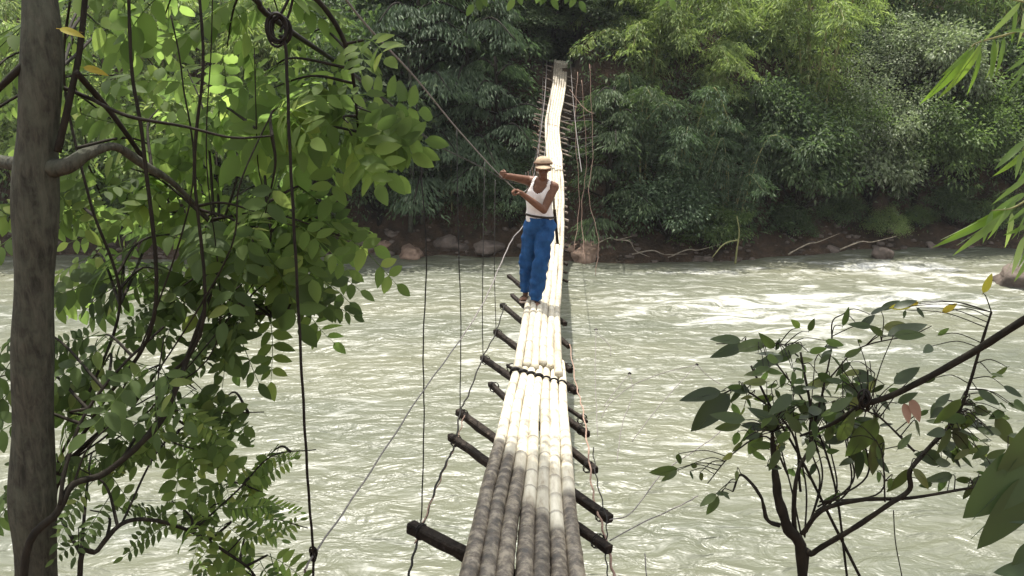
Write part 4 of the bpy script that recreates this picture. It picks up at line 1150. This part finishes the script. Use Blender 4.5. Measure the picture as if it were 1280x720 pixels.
br([(80, 110, 2.35), (110, 122, 2.35), (160, 145, 2.3), (230, 158, 2.32), (290, 172, 2.35), (340, 170, 2.45)], [.006, .0055, .004, .003], 'darkbark')
br([(72, 190, 2.3), (88, 120, 2.32), (100, 60, 2.36), (108, -20, 2.4)], [.011, .009, .008], 'darkbark')
br([(95, 90, 2.3), (130, 130, 2.4), (160, 170, 2.45), (190, 215, 2.6)], [.009, .007], 'darkbark')
br([(325, -30, 2.7), (385, -10, 2.75), (425, 40, 2.8), (441, 95, 2.85), (448, 165, 2.9)], [.009, .009, .007, .004], 'darkbark')
br([(40, -150, 2.45), (180, -120, 2.6), (325, -30, 2.7)], [.03, .022, .013], 'bark')
br([(53, 60, 2.35), (20, 90, 2.3), (-10, 120, 2.3)], [.012, .008], 'darkbark')
fill(tree, sk, [(150, -20), (330, -10), (400, 30), (420, 110), (410, 160), (380, 190), (360, 240), (260, 260), (150, 230)], 62, (2.5, 3.4), ['big', 'mid', 'mid'], [M['leafA']], R1, (.6, 1.0))
fill(tree, sk, [(330, 110), (410, 70), (445, 150), (420, 180), (370, 200)], 16, (2.7, 3.1), ['big'], [M['leafA']], R1, (1.0, 1.15), (.8, 1.6))
fill(tree, sk, [(0, 20), (160, 0), (160, 320), (80, 340), (0, 300)], 26, (2.7, 3.8), ['mid'], [M['leafA'], M['leafB']], R1, (.6, 1))
fill(tree, sk, [(300, 260), (400, 270), (420, 300), (370, 320), (300, 320)], 12, (2.5, 3.2), ['big', 'mid'], [M['leafA'], M['leafB']], R1, (.9, 1.1), (.7, 1.5))
fill(tree, sk, [(425, 140), (470, 140), (485, 170), (440, 195), (420, 175)], 9, (2.75, 2.95), ['big'], [M['leafA']], R1, (.85, .95), (.9, 1.8))
fill(tree, sk, [(430, 20), (450, 20), (450, 50), (430, 50)], 3, (2.8, 2.9), ['big'], [M['leafA']], R1, (.7, .8), (.9, 1.8))
fill(tree, sk, [(370, 255), (425, 265), (440, 305), (390, 335), (360, 310)], 15, (2.6, 3.0), ['big', 'mid'], [M['leafA']], R1, (.8, 1.0), (.7, 1.5))
# sprig hanging from above at the top centre
P = branchline(tree, [(325, -30, 2.7), (480, -95, 2.8), (600, -60, 2.9), (700, -30, 3.0), (800, -25, 3.1)], [.012, .004], M['darkbark'])
for (x, y_, sx) in ((622, -14, -1), (655, -18, 1), (690, -14, 1), (640, -25, -1), (805, -16, 1), (675, -20, -1)):
    put_leaf(tree, R1.choice(COMP['big']), at(x, y_ - 22, 2.95), Vector((sx * .6, 0, -.6)), Vector((0, -1, .5)), .5, M['leafB'])
# the crown goes on above the frame
RN = np.random.RandomState(3)
def shade_c(x, y, z, up):   # point 'up' metres higher towards the sun from a spot on the bridge
    return (x + SUN.x / SUN.z * up, y + SUN.y / SUN.z * up, z + up)
boxes = [(shade_c(-.05, 4.15, 3.2, 5.6), (.85, .75, .7), 2300), (shade_c(-.35, 4.4, 3.2, 5.9), (.6, .6, .6), 1300), (shade_c(.25, 3.7, 3.2, 5.4), (.8, .7, .6), 1500), (shade_c(0, 3.0, 3.4, 5.2), (1.2, 1.2, .7), 2600), (shade_c(0, 3.6, 3.3, 6.3), (1.0, .9, .5), 2600),
         (shade_c(1.5, 2.4, 4.2, 4.6), (1.3, 1.4, .8), 1500)]
out_of_view_canopy(tree, boxes, RN, M['leafA'])
for (c, s_, m) in boxes:
    a = TP[-1]; MB().tube(catmull([a, a.lerp(Vector(c), .5) + Vector((0, 0, .4)), Vector(c)], 6), [.022, .008], 6).build('branch', M['bark'], tree)
for (x, y_, a) in ((118, 84, .2), (88, 36, 1.2)):
    put_leaf(tree, SIMP[1], at(x - 14, y_, 2.3), Vector((1, 0, -.1)), Vector((0, -1, .6)), .065, M['leafY'], 'leaf')

# slim stems behind the trunk
slim = empty('slender_tree', Vector((at(40, 760, 2.6).x, 2.6, 3.0)), 'slender tree of thin upright dark stems behind the trunk, crown of light green leaves', 'tree')
sk2 = []
b0 = WL(slim)
for pts, r in (([(192, 400, 2.4), (180, 190, 2.4), (165, 90, 2.42), (160, -30, 2.45)], .010), ([(250, 420, 2.45), (243, 210, 2.45), (254, 80, 2.45), (247, -30, 2.5)], .009),
               ([(270, 430, 2.6), (258, 200, 2.6), (264, 60, 2.6), (266, -30, 2.6)], .004), ([(236, 260, 2.5), (228, 100, 2.5), (214, 20, 2.5)], .005),
               ([(280, 330, 2.4), (300, 230, 2.4), (340, 140, 2.5)], .005), ([(150, 380, 2.6), (112, 250, 2.6), (80, 100, 2.7), (90, -20, 2.7)], .008), ([(330, 330, 2.7), (322, 200, 2.7), (318, 60, 2.7)], .004)):
    lo = at(*pts[0]); 
    P = catmull([b0, at(46 + r * 2000, 640, 2.58), at(58 + (pts[0][0] - 58) * .45, 520, 2.55)] + [at(*p) for p in pts], 7)
    MB().tube(P, [r * .9, r * .62, r * .5], 6, wob=.2).build('stem', M['darkbark'], slim); sk2.extend(P[21:])
fill(slim, sk2, [(0, 60), (120, 0), (330, 0), (370, 120), (380, 250), (400, 310), (370, 350), (300, 370), (90, 370), (0, 300)], 92, (2.9, 4.4), ['mid', 'mid', 'big'], [M['leafA'], M['leafA'], M['leafB']], R1, (.65, 1.1), (.2, 1.2))
fill(slim, sk2, [(100, 240), (390, 270), (420, 310), (360, 360), (280, 370), (100, 370)], 26, (2.6, 3.4), ['mid', 'big'], [M['leafB']], R1, (.85, 1.1), (.2, 1.0))

# sapling forking from the foot of the trunk, reaching up to the right
bs = at(20, 790, 2.05); bs.z = 3.3
sap = empty('forked_sapling', bs, 'dark forked sapling rising from the foot of the trunk over the water', 'sapling')
sk3 = []
for pts, r in (([(30, 720, 2.1), (72, 640, 2.15), (92, 605, 2.2), (130, 592, 2.25), (175, 555, 2.3), (205, 520, 2.35), (232, 455, 2.45), (262, 370, 2.6), (285, 300, 2.75)], [.012, .011, .009, .006]),
               ([(75, 630, 2.15), (82, 585, 2.2), (105, 520, 2.3), (150, 460, 2.4), (205, 408, 2.5)], [.007, .004]),
               ([(175, 555, 2.3), (212, 500, 2.4), (250, 400, 2.5), (265, 362, 2.6)], [.006, .004]),
               ([(195, 530, 2.3), (198, 470, 2.35), (205, 420, 2.4)], [.003, .002]), ([(92, 605, 2.2), (110, 560, 2.25), (150, 520, 2.3)], [.004, .002]),
               ([(265, 365, 2.6), (310, 385, 2.7), (350, 400, 2.8)], [.004, .002]), ([(98, 660, 2.2), (100, 690, 2.2), (110, 694, 2.2)], [.0015, .001])):
    P = catmull([at(*p) for p in pts], 7)
    if len(sk3) == 0: P = catmull([bs] + [at(*p) for p in pts], 7)
    MB().tube(P, r, 8, wob=.15).build('branch', M['darkbark'], sap); sk3.extend(P[8:])
fill(sap, sk3, [(90, 370), (300, 370), (350, 385), (320, 420), (240, 440), (250, 500), (220, 560), (110, 570), (90, 480)], 62, (2.3, 3.1), ['mid', 'mid', 'fine'], [M['leafB']], R1, (.7, .95), (.2, 1.1))
fill(sap, sk3, [(290, 350), (360, 350), (370, 370), (330, 390), (290, 380)], 14, (2.6, 2.9), ['mid'], [M['leafB'], M['leafA']], R1, (.8, 1))
fill(sap, sk3, [(-10, 380), (30, 380), (20, 600), (-10, 640)], 14, (2.4, 3.0), ['mid'], [M['leafB']], R1, (.8, 1))
# arching sapling along the bottom
ba = at(90, 790, 2.2); ba.z = 3.25
arc = empty('arching_sapling', ba, 'low sapling arching over the water at the bottom left with fine drooping leaf sprays', 'sapling')
sk4 = []
for pts, r in (([(100, 720, 2.2), (122, 688, 2.25), (152, 655, 2.3), (190, 650, 2.35), (240, 665, 2.45), (285, 692, 2.55), (315, 715, 2.6), (330, 750, 2.6)], [.009, .008, .006, .004]),
               ([(240, 665, 2.45), (300, 610, 2.6), (340, 570, 2.7), (395, 562, 2.8)], [.004, .002]), ([(285, 690, 2.55), (330, 650, 2.6), (385, 660, 2.7)], [.003, .002]),
               ([(152, 655, 2.3), (200, 560, 2.5), (260, 520, 2.6), (330, 515, 2.7)], [.004, .002])):
    P = catmull(([ba] if not sk4 else []) + [at(*p) for p in pts], 7)
    MB().tube(P, r, 8, wob=.12).build('branch', M['darkbark'], arc); sk4.extend(P[8:])
fill(arc, sk4, [(240, 480), (290, 500), (300, 535), (360, 565), (360, 590), (300, 610), (240, 590), (200, 560)], 32, (2.4, 3.0), ['mid', 'fine', 'fine'], [M['leafB'], M['leafA']], R1, (.65, .9))
fill(arc, sk4, [(240, 630), (330, 610), (350, 650), (340, 700), (310, 735), (250, 715), (290, 670)], 28, (2.4, 2.9), ['fine', 'mid'], [M['leafB'], M['leafA']], R1, (.6, .85))
fill(arc, sk4, [(95, 585), (230, 590), (240, 660), (180, 650), (110, 640)], 14, (2.3, 2.6), ['fine'], [M['leafB']], R1, (.55, .8))

# right shrub -----------------------------------------------------------
Z5 = lambda x, y_, Y: at(800 + x / 1.894, 340 + y_ / 1.894, Y)
br0 = at(1000, 800, 2.6); br0.z = 3.1
shr = empty('riverside_shrub', br0, 'dark many stemmed shrub with a broken stub and large oval leaves at the lower right', 'shrub')
SK5 = []
def sbr(pts, rad, n=8, w=.15, par=shr, name='branch', root=False):
    P = catmull(([br0] if root else []) + [Z5(*p) for p in pts], 7)
    SK5.extend(P[(8 if root else 0):])
    MB().tube(P, rad, n, wob=w).build(name, M['darkbark'], par); return P
sbr([(385, 700, 2.6), (345, 600, 2.6), (325, 520, 2.6), (318, 460, 2.6), (313, 378, 2.6)], [.02, .019, .019, .015, .009, .008], 12, .5, root=True, name='stub')
sbr([(385, 690, 2.6), (365, 600, 2.62), (372, 480, 2.65), (410, 380, 2.7), (380, 190, 2.75)], [.013, .010, .007, .004], root=True)
sbr([(390, 700, 2.6), (410, 665, 2.58), (500, 610, 2.5), (590, 550, 2.45), (638, 515, 2.45), (640, 470, 2.45), (690, 410, 2.5), (745, 350, 2.5), (780, 265, 2.5), (805, 180, 2.5), (832, 95, 2.5)], [.014, .011, .009, .0085, .007, .005, .004], root=True, w=.2)
sbr([(385, 620, 2.58), (430, 565, 2.55), (520, 540, 2.5), (640, 535, 2.45), (760, 515, 2.4), (860, 500, 2.35)], [.009, .008, .005, .004])
sbr([(330, 600, 2.6), (300, 585, 2.6), (285, 530, 2.6), (240, 480, 2.65), (220, 520, 2.65)], [.009, .006, .003], w=.4)
sbr([(520, 720, 2.7), (450, 580, 2.7), (380, 440, 2.7), (310, 320, 2.75), (263, 222, 2.8)], [.006, .005, .004])
sbr([(490, 720, 2.7), (460, 500, 2.7), (400, 330, 2.75), (315, 205, 2.8)], [.005, .004, .003])
sbr([(380, 520, 2.65), (360, 380, 2.7), (250, 280, 2.75), (190, 290, 2.8)], [.005, .003])
sbr([(350, 480, 2.65), (300, 390, 2.65), (220, 430, 2.7), (160, 500, 2.75)], [.004, .002])
sbr([(400, 420, 2.7), (450, 200, 2.75), (455, 120, 2.8), (480, 100, 2.8)], [.004, .002])
sbr([(450, 250, 2.75), (520, 180, 2.75), (640, 150, 2.75), (690, 128, 2.75)], [.003, .002])
sbr([(375, 200, 2.75), (330, 170, 2.75), (180, 170, 2.8)], [.003, .002])
for q in range(9):
    x_ = 330 + q * 27 + (q % 3) * 9
    sbr([(385 + q * 5, 640 - q * 12, 2.62), (x_ + 30 - q * 3, 520 - (q % 4) * 12, 2.66), (x_, 400 - (q % 2) * 30, 2.7), (x_ - 20 + (q % 4) * 16, 270 - (q % 3) * 30, 2.75)], [.0035, .003, .0015], 6)
sbr([(600, 565, 2.5), (605, 640, 2.55), (620, 720, 2.6)], [.002, .002])
sbr([(650, 425, 2.45), (575, 350, 2.5), (540, 330, 2.5)], [.004, .003])
sbr([(580, 545, 2.45), (575, 440, 2.5), (560, 400, 2.5)], [.003, .002])
# broken dark pole lodged across the shrub
lp = catmull([at(1330, 372, 2.2), at(1280, 400, 2.25), at(1200, 450, 2.35), at(1120, 492, 2.45), at(1075, 508, 2.5), at(1040, 530, 2.55), at(1000, 545, 2.6)], 7)
tag(MB().tube(lp, [.0125, .0115, .010, .008, .004], 10, wob=.15).build('fallen_branch', M['darkbark']), 'long straight dark branch slanting in from the right edge through the shrub', 'branch')
kn = Z5(530, 300, 2.48)
for k in range(6):
    rr = RNG.uniform(.012, .02); ax = RNG.uniform(-1, 1)
    pts = [kn + Vector((cos(a) * rr * cos(ax), sin(ax) * cos(a) * rr, sin(a) * rr * 1.3 + k * .005 - .01)) for a in np.linspace(0, 2 * pi, 12)]
    MB().tube(pts, .0035, 5, cap=False).build('wire_knot', M['wire'], bridge)
TW5 = MB()
def tw5(a):
    q = min(SK5, key=lambda p: (p - a).length)
    if (q - a).length > .012: TW5.tube(catmull([q, q.lerp(a, .5) + Vector((R2.uniform(-.012, .012), 0, .02)), a], 4), [.0022, .0013], 4, cap=False)
R2 = random.Random(5)
LV = [(240, 163, 168, 157, .8), (248, 172, 170, 192, .7), (300, 168, 222, 186, .9), (340, 200, 268, 214, .7), (385, 175, 330, 198, .8), (318, 180, 292, 148, .7), (322, 185, 335, 158, 1),
      (192, 283, 103, 303, .9), (213, 288, 124, 384, 1.35), (378, 132, 362, 110, 1), (400, 140, 417, 112, 1), (480, 128, 500, 84, 1.1), (520, 130, 560, 95, .8), (545, 100, 585, 85, 1), (548, 130, 495, 125, .9),
      (575, 150, 545, 122, 1), (575, 132, 650, 118, .8), (585, 152, 688, 128, 1), (600, 150, 680, 140, .9), (515, 160, 528, 168, 1.5), (628, 90, 622, 110, 1.2), (655, 85, 672, 110, 1.2), (600, 85, 660, 70, 1), (570, 90, 620, 70, 1),
      (450, 195, 420, 215, 1), (430, 205, 460, 185, 1), (520, 235, 485, 245, .9), (540, 240, 490, 238, .8), (540, 265, 500, 290, 1), (600, 265, 670, 230, 1), (640, 255, 610, 235, 1), (700, 250, 670, 268, .9), (692, 175, 668, 185, 1),
      (760, 300, 690, 358, 1.2), (790, 330, 765, 380, 1.3), (650, 350, 665, 395, 1.2), (735, 370, 700, 430, 1.2), (740, 370, 790, 425, 1.5), (780, 420, 740, 440, 1.2), (840, 345, 882, 420, 1.2), (860, 270, 905, 300, 1), (800, 280, 850, 320, 1.2), (830, 240, 860, 250, 1.2),
      (870, 225, 830, 250, 1), (870, 310, 905, 330, 1), (800, 370, 830, 390, 1), (560, 345, 500, 450, 1.6), (530, 360, 495, 420, 1), (560, 380, 545, 490, 1.1), (520, 420, 510, 490, 1), (610, 420, 640, 380, .9), (560, 440, 590, 480, 1), (640, 465, 580, 520, 1.1), (645, 465, 700, 510, .8),
      (740, 480, 690, 500, .9), (790, 500, 760, 540, 1.1), (830, 500, 822, 540, 1.1), (780, 500, 900, 500, .7), (90, 465, 22, 487, .8), (88, 470, 55, 500, .9), (92, 430, 94, 460, 1.5), (120, 455, 140, 462, 1.3), (118, 472, 125, 492, 1.2), (142, 475, 146, 498, 1.2),
      (180, 525, 138, 550, 1.0), (185, 530, 162, 580, 1.3), (195, 520, 212, 540, 1), (180, 525, 212, 520, .8), (300, 370, 240, 365, .8), (290, 380, 250, 445, .8), (330, 360, 260, 330, .9), (240, 360, 175, 380, .8), (250, 350, 170, 345, .8), (360, 290, 300, 330, 1), (330, 420, 300, 470, 1),
      (440, 310, 380, 340, 1), (450, 330, 510, 300, 1), (500, 330, 560, 260, 1), (560, 290, 590, 330, 1), (480, 260, 440, 250, 1), (410, 400, 390, 450, 1), (440, 400, 470, 350, 1), (220, 430, 195, 440, 1), (240, 400, 215, 430, 1), (230, 470, 225, 495, 1.2), (300, 260, 250, 265, .8), (260, 280, 210, 270, 1),
      (420, 240, 460, 270, 1), (470, 400, 500, 340, .9), (380, 380, 350, 330, 1), (610, 310, 660, 290, 1), (700, 320, 740, 290, 1), (820, 440, 870, 425, 1), (850, 455, 900, 450, 1), (700, 450, 740, 460, 1)]
R2 = random.Random(5)
for (x0, y0, x1, y1, w) in LV:
    Y = R2.uniform(2.45, 2.75) if x0 < 600 else R2.uniform(2.35, 2.55)
    a = Z5(x0, y0, Y); b = Z5(x1, y1, Y + R2.uniform(-.05, .03))
    tw5(a)
    me_ = SIMP[min(4, max(0, int((w - .6) / .2)))]
    put_leaf(shr, me_, a, b - a, Vector((R2.uniform(-.5, .5), -.8, R2.uniform(.2, 1))), (b - a).length, M['leafC'])
for i in range(192):
    x0 = R2.gauss(430, 95); y0 = R2.gauss(325, 68)
    if i > 138: x0 = R2.uniform(690, 890); y0 = R2.uniform(300, 500)
    if not (200 < x0 < 900): continue
    an = R2.uniform(-.4, pi + .4); l = R2.uniform(28, 60)
    Y = R2.uniform(2.5, 2.9) if x0 < 650 else R2.uniform(2.4, 2.7)
    a = Z5(x0, y0, Y); b = Z5(x0 + cos(an) * l, y0 + sin(an) * l * .8, Y + R2.uniform(-.06, .06))
    put_leaf(shr, R2.choice(SIMP), a, b - a, Vector((R2.uniform(-.6, .6), -.6, R2.uniform(.1, 1))), (b - a).length, R2.choice([M['leafC'], M['leafC'], M['leafB']]))
    tw5(a)
for (x0, y0, x1, y1) in ((640, 300, 665, 345), (625, 310, 640, 350)): 
    a = Z5(x0, y0, 2.45); b = Z5(x1, y1, 2.42); put_leaf(shr, SIMP[4], a, b - a, Vector((.2, -1, .3)), (b - a).length * 1.2, M['leafDry'])
for (x0, y0, x1, y1) in ((812, 50, 840, 5), (650, 72, 590, 80), (660, 75, 625, 66), (715, 95, 755, 78), (705, 150, 735, 135), (400, 190, 445, 185)):
    a = Z5(x0, y0, 2.5); b = Z5(x1, y1, 2.5); put_leaf(shr, SIMP[2], a, b - a, Vector((.2, -1, .3)), (b - a).length, M['leafY'] if y0 < 140 else M['leafA']); tw5(a)
tag(TW5.build('twigs', M['darkbark'], shr), kind='stuff')
# big leaves at the lower right corner, on a plant of their own
bb = at(1330, 760, 1.7); bb.z = 3.5
big = empty('large_leaved_plant', bb, 'plant with very large dark leaves cut by the lower right corner', 'plant')
for (x0, y0, x1, y1, w) in ((960, 410, 790, 605, 4), (950, 470, 785, 650, 2), (960, 560, 850, 590, 3), (930, 640, 890, 700, 4), (940, 700, 850, 718, 3), (960, 340, 870, 500, 3)):
    a = Z5(x0, y0, 1.8); b = Z5(x1, y1, 1.78); put_leaf(big, SIMP[w], a, b - a, Vector((.2, -.8, .6)), (b - a).length, M['leafD'])
    MB().tube(catmull([bb, bb.lerp(a, .5) + Vector((.08, 0, 0)), a], 6), [.007, .003], 6).build('stem', M['darkbark'], big)

# bamboo sprigs reaching in from the right
Z4 = lambda x, y_, Y: at(840 + x / 2, y_ / 2, Y)
UPV = [(760, 108, 648, 246), (775, 105, 697, 240), (770, 118, 752, 228), (805, 95, 790, 200), (815, 100, 800, 190), (830, 90, 832, 184), (872, 5, 793, 82), (890, 140, 852, 162), (860, 20, 845, 95), (880, 30, 870, 100), (890, 160, 862, 190), (745, 125, 690, 175),
       (830, 0, 860, 15), (900, 80, 850, 60), (880, 170, 850, 215)]
LOV = [(885, 350, 797, 412), (890, 372, 825, 432), (875, 378, 848, 444), (895, 440, 808, 486), (835, 520, 675, 602), (852, 522, 712, 612), (800, 526, 768, 604), (832, 530, 808, 598), (850, 530, 838, 612), (885, 482, 812, 512), (880, 590, 838, 682), (890, 560, 850, 580), (880, 540, 870, 600),
       (900, 400, 860, 460), (895, 600, 870, 660), (860, 500, 800, 560), (895, 510, 855, 560), (895, 640, 860, 690)]
for nm, LL, root_px, lab, stems in (('bamboo_sprig', UPV, (1330, 40), 'sprig of long narrow bamboo leaves hanging in from the upper right corner', [[(960, 80), (900, 70), (830, 88), (760, 108), (745, 125)], [(960, 40), (900, 10), (830, -5)]]),
                                    ('bamboo_sprig', LOV, (1330, 230), 'bamboo sprig with drooping bright leaves halfway up the right edge', [[(960, 440), (900, 490), (850, 520), (800, 526)], [(960, 330), (900, 345), (875, 378)], [(960, 560), (900, 560), (880, 590)]])):
    r0 = at(*root_px, 2.3)
    s_ = empty(nm, r0, lab, 'bamboo')
    for st in stems:
        MB().tube(catmull([Z4(x, y_, 2.25) for x, y_ in st], 6), [.004, .0015], 6).build('stem', M['culm'], s_)
    for (x0, y0, x1, y1) in LL:
        Y = R2.uniform(2.2, 2.3); a = Z4(x0, y0, Y); b = Z4(x1, y1, Y - .04)
        put_leaf(s_, R2.choice(NARR), a, b - a, Vector((R2.uniform(-.5, .5), -.9, R2.uniform(.3, 1))), (b - a).length, M['bamleaf'])
for r_ in list(LEAFN): print('leaves', r_, LEAFN[r_])

# faint haze volume added to lift shadows and soften contrast
x0, x1, y0, y1, z0, z1 = -235, 235, -85, 165, -3.2, 62
b = MB(); b.v = [(x, y, z) for x in (x0, x1) for y in (y0, y1) for z in (z0, z1)]
b.f = [(0, 1, 3, 2), (4, 6, 7, 5), (0, 4, 5, 1), (2, 3, 7, 6), (0, 2, 6, 4), (1, 5, 7, 3)]
hm, nt, out = nmat('haze')
pv = N(nt, 'ShaderNodeVolumePrincipled', Density=.00035, Anisotropy=.1); pv.inputs['Color'].default_value = (.93, .96, 1, 1)
nt.links.new(pv.outputs[0], out.inputs['Volume'])
tag(b.build('haze', hm, smooth=False), 'faint haze added over the river to soften contrast', 'haze', kind='stuff')
